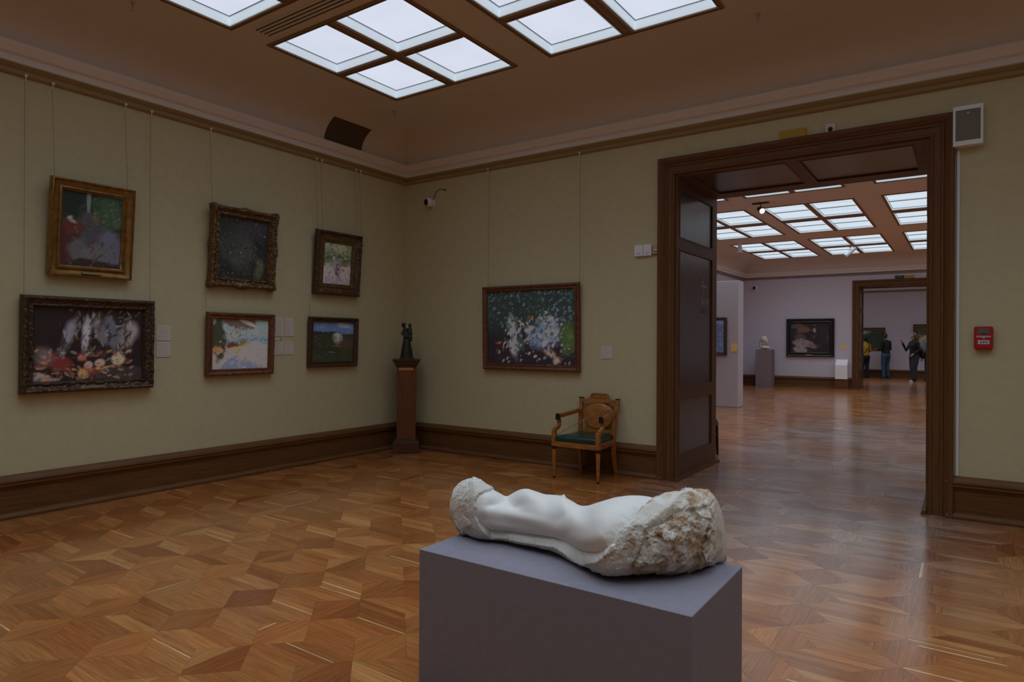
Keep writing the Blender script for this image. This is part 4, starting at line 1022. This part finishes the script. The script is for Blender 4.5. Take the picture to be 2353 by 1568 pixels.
def build_torso():
    CAMP = np.array([CAM_X, CAM_Y, CAM_H]); FW = np.array(_f); RT = np.array(_r); UP = np.array(_u)
    def ip(tab):
        xs, ys = zip(*tab); return lambda q: np.interp(q, xs, ys)
    def smooth1(a, k=7):
        ker = np.ones(k) / k; return np.convolve(np.pad(a, k // 2, mode='edge'), ker, 'valid')
    top = ip([(117, 330), (120, 240), (135, 190), (190, 130), (240, 105), (290, 85), (330, 100), (400, 140), (460, 180), (540, 232), (600, 195), (650, 172), (700, 168), (750, 185), (830, 212), (900, 215), (970, 222), (985, 235),
              (1040, 265), (1095, 298), (1150, 298), (1250, 265), (1350, 235), (1450, 218), (1550, 214), (1720, 214), (1780, 208), (1830, 193), (1880, 170), (1950, 180), (2000, 180), (2060, 190), (2110, 210), (2140, 260), (2170, 340), (2198, 520)])
    bot = ip([(117, 370), (125, 400), (160, 470), (200, 530), (250, 572), (330, 592), (430, 602), (480, 602), (540, 606), (640, 622), (760, 668), (900, 695), (980, 718), (1060, 780), (1160, 842), (1240, 888), (1320, 900), (1440, 902), (1520, 885),
              (1600, 872), (1680, 880), (1780, 882), (1900, 872), (2000, 860), (2080, 825), (2150, 760), (2180, 720), (2198, 640)])
    df = ip([(117, 3.12), (330, 2.97), (540, 2.94), (700, 2.87), (900, 2.79), (1100, 2.62), (1250, 2.50), (1440, 2.47), (1700, 2.50), (1900, 2.53), (2100, 2.63), (2198, 2.76)])
    Af = ip([(117, .01), (135, .07), (200, .13), (330, .155), (540, .15), (900, .16), (1250, .20), (1440, .215), (1800, .205), (2000, .18), (2110, .15), (2160, .11), (2198, .03)])
    NC, NP = 560, 300
    e = np.linspace(0, 1, NC); cx = 117.5 + (2197.5 - 117.5) * (e * .80 + .20 * (.5 - .5 * np.cos(PI * e)))
    px = 1000 + cx / 3.268
    def rays(px_, py_):
        d = FW[None] + RT[None] * ((px_ - W_PX / 2) / FPX)[:, None] - UP[None] * ((py_ - H_PX / 2) / FPX)[:, None]; return d
    D0 = rays(px, np.full_like(px, H_PX / 2)); H0 = D0.copy(); H0[:, 2] = 0   # horizontal direction per unit depth
    kk = lambda py_: -rays(px, py_)[:, 2]                               # drop per unit depth
    ytop = smooth1(top(cx), 11); ybot = smooth1(bot(cx), 7)
    kt = kk(1070 + ytop / 3.268); kb = kk(1070 + ybot / 3.268)
    A = smooth1(Af(cx), 15); zb = PH + .001
    d_f = smooth1(df(cx), 31)
    # lower edge: where the outline floats above the plinth, lift the underside
    dc = d_f + .86 * A
    zlow = np.maximum(zb, 1.5 - kb * (d_f + .05))
    zlow = np.where((cx < 230) | (cx > 2120), zlow, zb)
    zlow = smooth1(zlow, 9)
    c = 1.5 - zlow - kt * dc; B = (c * c - kt * kt * A * A) / (2 * c); zc = zlow + B
    yts = smooth1(np.where((cx > 480) & (cx < 1700), top(cx), top(cx)), 75); kts = kk(1070 + yts / 3.268)
    c = 1.5 - zlow - kts * dc; Bs = (c * c - kts * kts * A * A) / (2 * c)
    phi = np.concatenate([np.linspace(-115, 125, int(NP * .78), endpoint=False), np.linspace(125, 245, NP - int(NP * .78), endpoint=False)]) * PI / 180
    cs, sn = np.cos(phi), np.sin(phi)
    nexp = np.where(sn < 0, 3.0, 2.05)
    C_ = np.sign(cs) * np.abs(cs) ** (2 / nexp); S_ = np.sign(sn) * np.abs(sn) ** (2 / nexp)
    wtop = np.clip((sn - .45) / .5, 0, 1); wtop = (wtop * wtop * (3 - 2 * wtop))[None]; wtop = np.where((cx[:, None] < 330) | (cx[:, None] > 1950), 1.0, wtop)
    Bm_ = B[:, None] * wtop + Bs[:, None] * (1 - wtop); zcm = zlow[:, None] + Bm_
    dd = dc[:, None] - A[:, None] * C_[None]; zz = zcm + Bm_ * S_[None]
    def proj(dd, zz):
        ky = (1.5 - zz) / dd
        ycam = (D0[:, 2:3] + ky) * FPX / 1.0
        return (ycam + H_PX / 2 - 1070) * 3.268
    cy = proj(dd, zz); CX = np.repeat(cx[:, None], NP, 1)
    def sdist(poly, X, Y, closed=True):
        P = np.array(poly, float); best = np.full(X.shape, 1e9); inside = np.zeros(X.shape, bool); n = len(P)
        for i in range(n if closed else n - 1):
            a, b = P[i], P[(i + 1) % n]; ab = b - a; L2 = (ab ** 2).sum()
            tt = np.clip(((X - a[0]) * ab[0] + (Y - a[1]) * ab[1]) / L2, 0, 1)
            best = np.minimum(best, np.hypot(X - a[0] - tt * ab[0], Y - a[1] - tt * ab[1]))
            if closed and abs(ab[1]) > 1e-9:
                cr_ = ((a[1] > Y) != (b[1] > Y)) & (X < (b[0] - a[0]) * (Y - a[1]) / (b[1] - a[1]) + a[0]); inside ^= cr_
        return np.where(inside, best, -best) if closed else best
    def ss(a, b, x): q = np.clip((x - a) / (b - a), 0, 1); return q * q * (3 - 2 * q)
    nz = np.zeros((NC, NP)); nz2 = np.zeros((NC, NP)); nz3 = np.zeros((NC, NP)); nz4 = np.zeros((NC, NP))
    Pw = CAMP[None, None] + H0[:, None, :] * dd[..., None]; Pw[..., 2] = zz
    fn = mnoise.noise
    chip = np.zeros((NC, NP)); chip2 = np.zeros((NC, NP))
    def facet(p, s, seed):
        q = Vector((p[0] * s + seed, p[1] * s, p[2] * s)); q += Vector(mnoise.noise_vector(q * .7)) * .25
        q = Vector(((q.x + q.z) * .55, q.y, (q.x - q.z) * 1.15)); c = mnoise.voronoi(q)[1][0]; h = mnoise.noise_vector(c * 3.7 + Vector((1.3, 2.1, seed))); return (q - c).dot(h) * 1.0 + h.z * .25
    for i in range(NC):
        row = Pw[i]
        for j in range(NP):
            x, y, z = row[j]
            a = fn((x * 9, y * 9, z * 9)); b_ = fn((x * 24 + 7, y * 24, z * 24)); c_ = fn((x * 60, y * 60 + 3, z * 60)); d_ = fn((x * 150, y * 150, z * 150 + 9))
            if cx[i] > 1180 or cx[i] < 560: chip[i, j] = facet((x, y, z), 11, 1.0); chip2[i, j] = facet((x, y, z), 34, 5.0)
            nz[i, j] = a; nz2[i, j] = b_; nz3[i, j] = c_; nz4[i, j] = d_
    wobx = nz2 * 22 + nz3 * 12
    body = [(450, -400), (445, 160), (395, 192), (330, 212), (306, 262), (300, 330), (312, 400), (352, 478), (422, 552), (480, 545), (560, 545), (650, 560), (760, 580), (900, 600), (960, 640), (1040, 700), (1110, 730), (1200, 718), (1262, 690),
            (1300, 640), (1350, 590), (1392, 490), (1425, 450), (1490, 400), (1560, 312), (1640, 244), (1730, 212), (1760, 150), (1760, -400)]
    sd = sdist(body, CX + wobx * .5, cy + wobx * .4)
    front = np.cos(phi)[None] * np.ones((NC, 1))
    inside = ss(-2, 9, sd)
    # carving depth just inside the border, strongest along the lower ledge
    low = ss(380, 640, cy + (CX - 900) * -.12)
    amp = .006 + .048 * low * ss(500, 1000, CX) + .036 * low * (1 - ss(500, 1000, CX))
    amp = np.maximum(.026 * ss(1120, 1330, CX), amp * (1 - ss(1200, 1420, CX)))
    wid = 45 + 75 * low
    carve = inside * (amp * np.exp(-np.maximum(sd, 0) / wid) + .004)
    def gauss(x0, y0, sx_, sy_, ang=0.0):
        c0, s0 = math.cos(ang), math.sin(ang); u = ((CX - x0) * c0 + (cy - y0) * s0) / sx_; v = (-(CX - x0) * s0 + (cy - y0) * c0) / sy_
        return np.exp(-(u * u + v * v))
    fr = ss(-.5, .2, front)
    # modelling of the nude: hollow beneath the breast, shoulder swell, waist, hip crease, hip
    form = (-.024 * gauss(608, 278, 52, 40, .2) - .012 * gauss(470, 275, 80, 26, -.35) + .006 * gauss(420, 225, 60, 30) + .010 * gauss(620, 385, 190, 38, .2) + .008 * gauss(730, 230, 70, 40, .3)
            - .004 * gauss(900, 420, 120, 60, .5) - .004 * gauss(1010, 350, 130, 30, -.55) + .010 * gauss(1180, 420, 140, 80, -.5) + .013 * gauss(1160, 560, 120, 70, -.2)
            - .012 * gauss(1000, 520, 50, 60, .3) + .006 * gauss(540, 470, 160, 30, .15) - .008 * gauss(360, 430, 30, 60) - .010 * gauss(1000, 600, 70, 40, .6)) * inside * fr
    nip = .010 * gauss(972, 230, 14, 12) * inside
    # rough stone
    ridg = 1 - np.abs(nz) * 2; ridg2 = 1 - np.abs(nz2) * 2; ridg3 = 1 - np.abs(nz3) * 2
    rough = .026 * chip + .007 * chip2 + .005 * (ridg - .6) + .004 * (ridg2 - .6) + .0030 * (ridg3 - .6) + .0030 * nz4
    rightbig = ss(1380, 1560, CX)
    rough = rough * (.55 + .45 * rightbig)
    # bright planed facet next to the hip
    f1 = ss(-8, 14, sdist([(1400, 480), (1490, 400), (1560, 312), (1730, 205), (1830, 190), (1775, 325), (1700, 400), (1620, 452), (1500, 462)], CX, cy))
    rough = rough * (1 - .8 * f1) + .006 * f1 + .0012 * nz4 * f1
    # long diagonal fissure, stepping back to its right
    fiss = [(1790, 320), (1700, 395), (1625, 452), (1590, 540), (1555, 640), (1515, 740), (1470, 800), (1480, 890)]
    dfz = sdist(fiss, CX + wobx * .5, cy, closed=False)
    fx = np.interp(cy, [320, 395, 452, 540, 640, 740, 800, 890], [1790, 1700, 1625, 1590, 1555, 1515, 1470, 1480])
    rgt = ss(-4, 22, CX + wobx * .3 - fx) * ss(300, 345, cy) * (1 - ss(740, 860, cy))
    rough = rough - .016 * np.exp(-(dfz / 16) ** 2) * ss(300, 340, cy) * (1 - ss(740, 860, cy)) - .016 * rgt * np.exp(-np.maximum(CX - fx, 0) / 120)
    # overhanging cap on the right block
    cap_line = np.interp(CX, [1780, 1850, 1930, 2000, 2060, 2110], [330, 305, 318, 305, 290, 240])
    under = ss(0, 16, cy + wobx * .4 - cap_line) * ss(1770, 1800, CX) * (1 - ss(2085, 2120, CX))
    rough = rough - .014 * under * np.exp(-np.maximum(cy - cap_line, 0) / 90)
    # slanting tool-like fracture waves on the big face
    face = ss(20, 120, CX - fx) * ss(330, 380, cy) * (1 - ss(2080, 2125, CX))
    wv = np.sin((cy * .9 - CX * .30) * .085 + nz * 3 + nz2 * 2.0)
    rough = rough + face * (.0028 * wv * (nz2 * .8 + .6) + .0025 * nz3)
    # round smooth end face at far right
    endf = ss(2095, 2130, CX + (600 - cy) * .06)
    rough = rough * (1 - .75 * endf)
    crisp = .001 * np.sign(nz2) * np.abs(nz2) ** .4 + .0012 * np.sign(nz3) * np.abs(nz3) ** .5
    rough = rough + crisp * (1 - endf) * (1 - f1)
    smallbump = (1 - inside)
    # ledge lip just outside the body border
    lip = .010 * np.exp(-(np.minimum(sd, 0) / 26.) ** 2) * (sd < 0) * (CX < 1300)
    efade = np.where(CX < 560, .2 + .8 * ss(0, 90, -sd), 1.0)
    disp = smallbump * (rough + lip) * efade - carve + form + nip + inside * (.0004 * nz3 * .5)
    endtaper = np.clip(np.minimum(cx - 117, 2198 - cx) / 60, 0.12, 1)[:, None]
    # outward direction in (depth, z)
    nd = np.gradient(dd, axis=1); nzz = np.gradient(zz, axis=1); nlen = np.hypot(nd, nzz) + 1e-9
    ox_, oz_ = nzz / nlen, -nd / nlen
    sgn = np.sign(ox_ * (dd - dc[:, None]) + oz_ * (zz - zc[:, None]) + 1e-9)
    dd2 = dd + ox_ * sgn * disp * endtaper; zz2 = zz + oz_ * sgn * disp * endtaper
    zz2 = np.maximum(zz2, PH + .0006)
    tl = ((PY1 - .006 - CAM_Y) / H0[:, 1])[:, None]; ex = dd2 - (tl - .05); dd2 = np.where(ex > 0, tl - .05 + .05 * (1 - np.exp(-np.maximum(ex, 0) / .05)), dd2)
    Pw = CAMP[None, None] + H0[:, None, :] * dd2[..., None]; Pw[..., 2] = zz2
    Y = Pw[..., 1]; lim = PY1 - .012
    mb = MB(); V = Pw.reshape(-1, 3)
    org = np.array([(PX0 + PX1) / 2, (PY0 + PY1) / 2, PH])
    mb.v = [tuple(p) for p in (V - org)]
    mb.f = [(i * NP + j, i * NP + (j + 1) % NP, (i + 1) * NP + (j + 1) % NP, (i + 1) * NP + j) for i in range(NC - 1) for j in range(NP)]
    mb.f += [tuple(range(NP)), tuple((NC - 1) * NP + j for j in range(NP - 1, -1, -1))]
    mb.mi = [0] * len(mb.f)
    # stone colour: pale worked marble, tan weathered crust, rusty cap
    white = np.array([.74, .73, .70]); tan = np.array([.40, .29, .19]); pale = np.array([.68, .665, .62]); rust = np.array([.52, .32, .17])
    R_ = (1 - inside)[..., None]
    crust = np.clip(.55 + nz2 * 1.5 + nz * .9 - ridg2 * .12, 0, 1)
    amt = crust * (.22 + .80 * rightbig * (1 - f1 * .85) * (1 - .7 * endf) + .25 * (CX < 420) * (cy > 250))
    stone = pale * (1 - amt[..., None]) + tan * amt[..., None]
    ru = np.clip(gauss(2010, 225, 75, 45) * 1.1 + gauss(1760, 232, 38, 22) + gauss(2110, 300, 26, 60) * .9, 0, 1) * np.clip(.75 + nz3, 0, 1)
    stone = stone * (1 - ru[..., None] * .7) + rust * ru[..., None] * .7
    rd = np.clip(gauss(1950, 770, 20, 10) + gauss(1985, 765, 12, 10), 0, 1)[..., None] * .5
    stone = stone * (1 - rd) + np.array([.45, .14, .10]) * rd
    col = stone * R_ + white * (1 - R_)
    m = mat('marble', attr='tone', rough=.55, spec=.35)
    nt = m.node_tree; K = nt.links.new; tc = nt.nodes.new('ShaderNodeTexCoord'); n1 = nt.nodes.new('ShaderNodeTexNoise'); n1.inputs['Scale'].default_value = 95; n1.inputs['Detail'].default_value = 8; n1.inputs['Roughness'].default_value = .62
    am = nt.nodes.new('ShaderNodeAttribute'); am.attribute_name = 'hewn'; mu = nt.nodes.new('ShaderNodeMath'); mu.operation = 'MULTIPLY'
    K(tc.outputs['Object'], n1.inputs['Vector']); K(n1.outputs['Fac'], mu.inputs[0]); K(am.outputs['Fac'], mu.inputs[1])
    bp = nt.nodes.new('ShaderNodeBump'); bp.inputs['Strength'].default_value = .8; bp.inputs['Distance'].default_value = .006; K(mu.outputs[0], bp.inputs['Height']); K(bp.outputs[0], nt.nodes['Principled BSDF'].inputs['Normal'])
    t = thing('marble_torso', 'white marble reclining torso emerging from rough stone, on the large plinth', 'sculpture', tuple(org))
    o = obj('stone', mb, m, t, smooth=True, angle=180)
    cattr(o, col.reshape(-1, 3)); hw = np.clip((1 - inside) * (1 - .8 * endf) * (1 - .5 * f1), .03, 1).reshape(-1, 1); cattr(o, np.repeat(hw, 3, 1), 'hewn')
build_torso()

# ------------------------------------------------------------------ far room furnishing
t = thing('display_partition', 'freestanding pale grey-mauve exhibition partition wall just beyond the doorway', 'partition', (1.45, 8.66, 0))
M_part = mat('partition_paint', (.52, .475, .515), .85, spec=.2)
obj('panel', MB().bbox(-.85, .845, -.21, .21, .015, 2.92, .006), M_part, t)
obj('foot', MB().box(-.84, .835, -.20, .20, 0, .016), M_part, t)

M_pl2 = mat('mauve_pedestal_paint', (.25, .195, .215), .75, spec=.3)
t = thing('bust_pedestal', 'narrow mauve box pedestal with a marble bust against the far wall', 'pedestal', (.90, 16.68, 0))
obj('body', MB().bbox(-.255, .255, -.24, .24, 0, 1.262, .004), M_pl2, t)
t = thing('marble_bust', 'small rough-hewn pale marble bust of a bowed head on its pedestal', 'sculpture', (.88, 16.62, 1.276))
b = MB()
b.ball((.03, 0, .06), .17, 20, 12, (1.0, .85, .42)); b.ball((-.09, .03, .14), .10, 18, 12, (.9, 1, 1.3)); b.ball((.02, -.02, .20), .085, 18, 12, (1, 1, 1.2)); b.ball((0, -.02, .33), .125, 22, 14, (1.0, .95, 1.05))
b.ball((.085, -.06, .27), .06, 16, 10, (1, 1, 1.1)); b.ball((.125, -.07, .30), .022, 12, 8, (1.2, .8, 1.5)); b.ball((.11, -.06, .21), .045, 14, 9, (1, 1, 1.2)); b.ball((-.02, -.13, .32), .025, 12, 8, (.7, .5, 1.4))
b.ball((-.09, .02, .27), .085, 16, 10, (1, 1, 1.3)); b.ball((.12, -.05, .045), .075, 16, 10, (1.3, 1, .55))
o = obj('stone', b, mat('cream_marble', (.62, .56, .46), .6, var=.35, vscale=9, bump=.5, bscale=20), t, smooth=True); remesh(o, .010, 2)

t = thing('slanted_box', 'white slant-topped cabinet on a brown base beside the far doorway', 'cabinet', (3.235, R2Y1, 0))
M_wb = mat('white_grey_cabinet', alb((150, 158, 170), .24), .5)
obj('base', MB().bbox(-.20, .20, -.30, -.07, 0, .325, .004), M_oakX, t)
obj('cabinet_body', MB().prism([(-.32, .325), (-.07, .325), (-.07, .96), (-.12, .96), (-.32, .775)], -.178, .178, 'x'), M_wb, t)
b = MB()
for k in range(9): b.box(-.14, .14 - .03 * (k % 3), -.3215, -.3202, .42 + k * .036, .427 + k * .036)
obj('front_lines', b, mat('pale_grey_print', alb((120, 126, 134), .24), .6), t)

t = thing('gallery_chair', 'dark chair half hidden behind the left jamb in the far room', 'chair', (3.64, 1.78, 0))
M_dch = mat('dark_chair_wood', (.035, .018, .011), .4); M_dse = mat('grey_seat_fabric', (.09, .10, .11), .8)
for sx in (-1, 1):
    for sy in (-1, 1): obj('leg', MB().taper((sx * .205, sy * .195, 0), (sx * .195, sy * .185, .40), .026, .026, .036, .036), M_dch, t)
b = MB()
for sy in (-1, 1): b.bar((-.21, sy * .19, .42), (.21, sy * .19, .42), .03, .05)
for sx in (-1, 1): b.bar((sx * .20, -.19, .42), (sx * .20, .19, .42), .03, .05)
obj('seat_frame', b, M_dch, t)
obj('seat_cushion', MB().bbox(-.205, .205, -.20, .20, .440, .485, .018), M_dse, t)
b = MB()
for sx in (-1, 1): b.bar((sx * .195, -.18, .27), (sx * .195, .18, .27), .018, .022)
obj('stretcher', b, M_dch, t)
b = MB()
for sy in (-1, 1): b.taper((-.20, sy * .185, .44), (-.25, sy * .18, .88), .032, .028, .028, .024)
b.bar((-.248, -.18, .84), (-.248, .18, .84), .024, .08); b.bar((-.225, -.18, .62), (-.225, .18, .62), .02, .05)
obj('backrest', b, M_dch, t)

t = thing('exit_sign', 'green and yellow strip sign above the far doorway casing', 'sign', (4.97, R2Y1, 3.548))
obj('green_panel', MB().bbox(-.25, .0, -.045, -.0005, 0, .095, .004), mat('dark_green_sign', (.008, .06, .03), .5), t)
b = MB().tube([(-.13, -.047, .068), (-.12, -.047, .045), (-.105, -.047, .025)], .008, 6); b.ball((-.125, -.047, .080), .010, 10, 6); b.bar((-.16, -.046, .05), (-.09, -.046, .055), .008, .008)
obj('running_figure', b, mat('sign_green', (.02, .34, .12), .5), t)
obj('yellow_panel', MB().bbox(.0, .27, -.035, -.0005, .004, .090, .003), M_yel, t)
t = thing('round_detector', 'round pale detector above the far doorway near the right jamb', 'sensor', (5.50, R2Y1, 3.64))
obj('housing', MB().lathe([(.055, -.0005), (.055, -.03), (.040, -.045), (.030, -.046)], 24, axis='y'), M_white, t, smooth=True)
obj('eye', MB().lathe([(.020, -.046), (.014, -.050)], 16, axis='y'), mat('grey_eye', (.2, .2, .2), .4), t)

# spotlights on the far ceiling
def spotlight(label, loc, aim, col, lit=False, rod=.10, L=.22, R=.045, track=False):
    t = thing('spotlight', label, 'spotlight', loc, 0, None)
    obj('mount', MB().bbox(-.04, .04, -.025, .025, -.03, 0.0, .003), col, t)
    y = MB().tube([(0, 0, -.03), (0, 0, -rod)], .009, 8); y.tube([(-.055, 0, -rod - .06), (-.055, 0, -rod), (.055, 0, -rod), (.055, 0, -rod - .06)], .006, 6)
    obj('yoke', y, col, t)
    a = Vector(aim).normalized(); q = a.to_track_quat('Z', 'Y').to_matrix().to_4x4(); mt = Matrix.Translation((0, 0, -rod - .06)) @ q
    h = MB().lathe([(R * .55, -L * .55), (R * .8, -L * .52), (R * .85, -L * .1), (R, -L * .05), (R, L * .42), (R * 1.12, L * .45), (R * 1.12, L * .5)], 24)
    o = obj('lamp_head', h, col, t, smooth=True); o.matrix_local = mt
    g = obj('lens', MB().lathe([(R * .95, L * .502), (R * .9, L * .512), (R * .3, L * .52)], 24), M_lamp if lit else M_glass, o, smooth=True)
    if track: obj('track', MB().box(-.16, .16, -.018, .018, -.028, 0.0), col, t)
    return t
M_lamp = mat('lit_warm_lamp', (.9, .7, .5), .4, emit=(1.0, .72, .50), estr=3.2); M_glass = mat('lamp_glass', (.55, .40, .35), .2)
M_dkmetal = mat('dark_grey_metal', (.05, .045, .045), .4, metal=.3)
spotlight('dark spotlight glowing warm, hung between skylights in the far room', (3.19, 6.78, HC), (.75, -1.0, -.55), M_dkmetal, True, .09, .17, .055, True)
spotlight('white spotlight over the farthest skylight row, tilted left', (3.83, 14.27, HC - .016), (-.75, -.3, -.65), M_white, False, .10, .34, .055)
spotlight('white spotlight at the left jamb edge in the far room', (1.42, 11.7, HC), (.1, -.2, -1), M_white, False, .14, .26, .055)

# ------------------------------------------------------------------ visitors in the third room
M_skin = mat('skin', (.42, .24, .17), .55)
def hand(mb, wrist, fwd, side, up_, s=1.0, curl=.3):
    """palm, four unequal fingers and a side thumb growing from the wrist."""
    w = Vector(wrist); f = Vector(fwd).normalized(); sd = Vector(side).normalized(); u = Vector(up_).normalized()
    palm = w + f * .055 * s; mb.tube([w, w + f * .03 * s, palm, w + f * .09 * s], [.024 * s, .033 * s, .038 * s, .034 * s], 10)
    for i, (o, l) in enumerate(((-.027, .062), (-.009, .074), (.009, .070), (.027, .054))):
        a = w + f * .085 * s + sd * o * s; b_ = a + (f * (1 - curl * .3) - u * curl * .4).normalized() * l * .5 * s; c_ = b_ + (f * (1 - curl) - u * curl).normalized() * l * .5 * s
        mb.tube([a, b_, c_], [.0095 * s, .009 * s, .0075 * s], 7)
    a = w + f * .030 * s - sd * .030 * s; mb.tube([a, a + (f * .5 - sd * .8).normalized() * .035 * s, a + (f * .9 - sd * .7).normalized() * .062 * s], [.012 * s, .011 * s, .009 * s], 7)
def visitor(label, x, y, rot, sc, top_c, leg_c, hair_c, shoe_c, armsL, armsR, head_turn=0.0, head_tilt=0.0, long_hair=False, wide=False, female=False, stance=.10, step=0.0, bag=None, strap=False):
    """faces local -y; armsX = (elbow, wrist) points."""
    t = thing('person', label, 'person', (x, y, 0), rot); t.scale = (sc, sc, sc)
    sh = .175 if female else .20; hipw = .095
    hip = {s: Vector((s * hipw, 0, .90)) for s in (-1, 1)}; knee = {s: Vector((s * (stance), -.03 - s * step * .5, .50)) for s in (-1, 1)}; ank = {s: Vector((s * stance * 1.1, .01 - s * step, .09)) for s in (-1, 1)}
    hc = Vector((0, -.02 - head_tilt * .10, 1.62 - head_tilt * .03))
    b = MB()
    seg(b, [(0, 0, .90), (0, -.005, 1.10), (0, 0, 1.34), (0, .005, 1.42)], [.13, .115, .135, .10]); b.ball((0, 0, 1.36), .12, 18, 12, (sh / .12 * .92, .85, .75))
    seg(b, [(0, .01, 1.40), (0, -.005, 1.50), tuple(hc + Vector((0, .02, -.05)))], [.060, .052, .050])
    for s in (-1, 1):
        seg(b, [hip[s], knee[s], ank[s]], [.085, .055, .040])
        arm = armsL if s < 0 else armsR; S0 = Vector((s * sh, 0, 1.40)); el, wr = Vector(arm[0]), Vector(arm[1])
        seg(b, [S0, el, wr], [.050, .038, .028]); f = (wr - el).normalized(); sd = Vector((1, 0, 0)) if abs(f.x) < .8 else Vector((0, 1, 0))
        hand(b, wr, f, (sd - f * sd.dot(f)), f.cross(sd), 1.0, .35)
    # head with brow, nose, chin, ears
    Rm = Matrix.Rotation(head_turn, 4, 'Z') @ Matrix.Rotation(head_tilt, 4, 'X')
    def hp(p): return tuple(hc + (Rm @ Vector(p)))
    b.ball(hp((0, .01, .03)), .085, 20, 14, (.92, 1.08, 1.15)); b.ball(hp((0, -.022, -.045)), .060, 16, 11, (.95, 1, 1.1)); b.ball(hp((0, -.055, -.085)), .026, 12, 8)
    b.tube([hp((0, -.085, .022)), hp((0, -.105, -.012)), hp((0, -.090, -.028))], [.010, .016, .010], 8); b.ball(hp((0, -.080, -.055)), .020, 12, 8, (1.3, .6, .5))
    for s in (-1, 1): b.ball(hp((s * .082, .012, -.005)), .020, 10, 8, (.5, .9, 1.4)); b.ball(hp((s * .032, -.074, .028)), .014, 10, 7)
    o = obj('body', b, M_skin, t, smooth=True); remesh(o, .010, 2)
    eb = MB()
    for s in (-1, 1): eb.ball(hp((s * .031, -.084, .020)), .008, 10, 7)
    obj('eyes', eb, M_black, o, smooth=True)
    hb = MB(); hb.ball(hp((0, .026, .048)), .094, 20, 14, (.97, 1.02, 1.06))
    if long_hair:
        seg(hb, [hp((0, .05, .04)), hp((0, .075, -.06)), hp((0, .085, -.18)), hp((.01, .08, -.28))], [.085, .082, .072, .035]); seg(hb, [hp((.07, .0, .02)), hp((.085, .03, -.08)), hp((.08, .05, -.2))], [.03, .035, .02]); seg(hb, [hp((-.07, .0, .02)), hp((-.085, .03, -.08)), hp((-.08, .05, -.2))], [.03, .035, .02])
    else: hb.ball(hp((0, .05, -.01)), .078, 16, 12, (1, .8, 1))
    hm = mat('hair_' + str(len(bpy.data.materials)), hair_c, .55, var=.3, vscale=30)
    ho = obj('hair', hb, hm, t, smooth=True); remesh(ho, .010, 1)
    tm = mat('knit_' + str(len(bpy.data.materials)), top_c, .85, var=.15, vscale=14)
    tb = MB(); seg(tb, [(0, 0, .93), (0, -.004, 1.10), (0, 0, 1.30), (0, .004, 1.415)], [.150, .138 if female else .148, .160, .105]); tb.ball((0, .0, 1.36), .13, 18, 12, (sh / .13 * 1.0, .9, .72))
    for s in (-1, 1):
        arm = armsL if s < 0 else armsR; S0 = Vector((s * sh, 0, 1.40)); el, wr = Vector(arm[0]), Vector(arm[1])
        seg(tb, [S0, el, el.lerp(wr, .88)], [.066, .055, .042])
    to = obj('top', tb, tm, t, smooth=True); remesh(to, .011, 3)
    lm = mat('trouser_' + str(len(bpy.data.materials)), leg_c, .85, var=.2, vscale=12)
    pb = MB(); seg(pb, [(0, 0, .97), (0, .01, .90)], [.142, .150])
    for s in (-1, 1):
        k_ = (.105, .098, .105) if wide else (.108, .076, .062)
        seg(pb, [hip[s], knee[s], ank[s] + Vector((0, 0, .015 if wide else .0))], list(k_) if not wide else [.115, .100, .095])
    po = obj('trousers', pb, lm, t, smooth=True); remesh(po, .012, 2)
    sm_ = mat('shoe_' + str(len(bpy.data.materials)), shoe_c, .6)
    for s in (-1, 1):
        f = MB(); ax, ay = ank[s].x, ank[s].y; f.tube([(ax, ay + .06, .040), (ax, ay, .048), (ax, ay - .09, .036), (ax + s * .008, ay - .155, .028)], [.038, .044, .040, .026], 12); f.bbox(ax - .042, ax + .042, ay - .17, ay + .085, 0, .022, .006)
        obj('shoe', f, sm_, t, smooth=True)
    if strap:
        sb = MB().tube([(-.15, .02, 1.47), (-.10, .145, 1.36), (.02, .165, 1.20), (.13, .13, 1.05), (.155, .03, .98)], .011, 8); obj('bag_strap', sb, M_black, t, smooth=True)
    if bag:
        bb = MB(); bb.ball(bag, .16, 20, 14, (1, .75, 1.2)); bo = obj('shoulder_bag', bb, mat('black_bag', (.010, .009, .010), .6), t, smooth=True); remesh(bo, .016, 2)
        obj('bag_strap', MB().tube([(bag[0], bag[1], bag[2] + .15), (bag[0] * .8, bag[1] * .5, 1.3), (.12, .0, 1.485)], .012, 8), M_black, bo, smooth=True)
    return t
DN = lambda s: ((s * .27, .03, 1.12), (s * .25, -.08, .88))
visitor('person in a yellow top with a dark crossbody strap, back turned, beside the far jamb', 3.02, 25.0, -2.45, 1.02, (.46, .27, .016), (.012, .014, .022), (.018, .012, .010), (.02, .02, .02),
        ((-.25, -.02, 1.14), (-.15, -.20, 1.05)), ((.25, -.02, 1.14), (.15, -.20, 1.05)), 0.1, .15, female=True, strap=True)
visitor('person in a dark green sweater and blue jeans standing with bowed head', 3.78, 25.15, -2.15, 1.10, (.012, .020, .016), (.045, .085, .15), (.030, .018, .012), (.03, .035, .045),
        ((-.27, -.02, 1.13), (-.13, -.24, 1.10)), ((.27, -.02, 1.13), (.13, -.24, 1.10)), -.55, .35)
visitor('person with long brown hair in black top and wide dark jeans raising one hand', 4.93, 23.0, -.95, 1.09, (.012, .011, .012), (.028, .032, .048), (.085, .048, .030), (.5, .5, .5),
        ((-.19, -.18, 1.13), (-.16, -.33, 1.40)), ((.22, .05, 1.14), (.16, -.12, 1.00)), 0.0, .05, long_hair=True, wide=True, female=True, step=.08, bag=(.16, .22, 1.02))
visitor('person in a blue denim jacket almost hidden behind the right door jamb', 5.40, 24.0, -2.3, 1.06, (.060, .115, .21), (.030, .050, .09), (.03, .02, .015), (.03, .03, .03), DN(-1), DN(1), 0, .1, female=True)
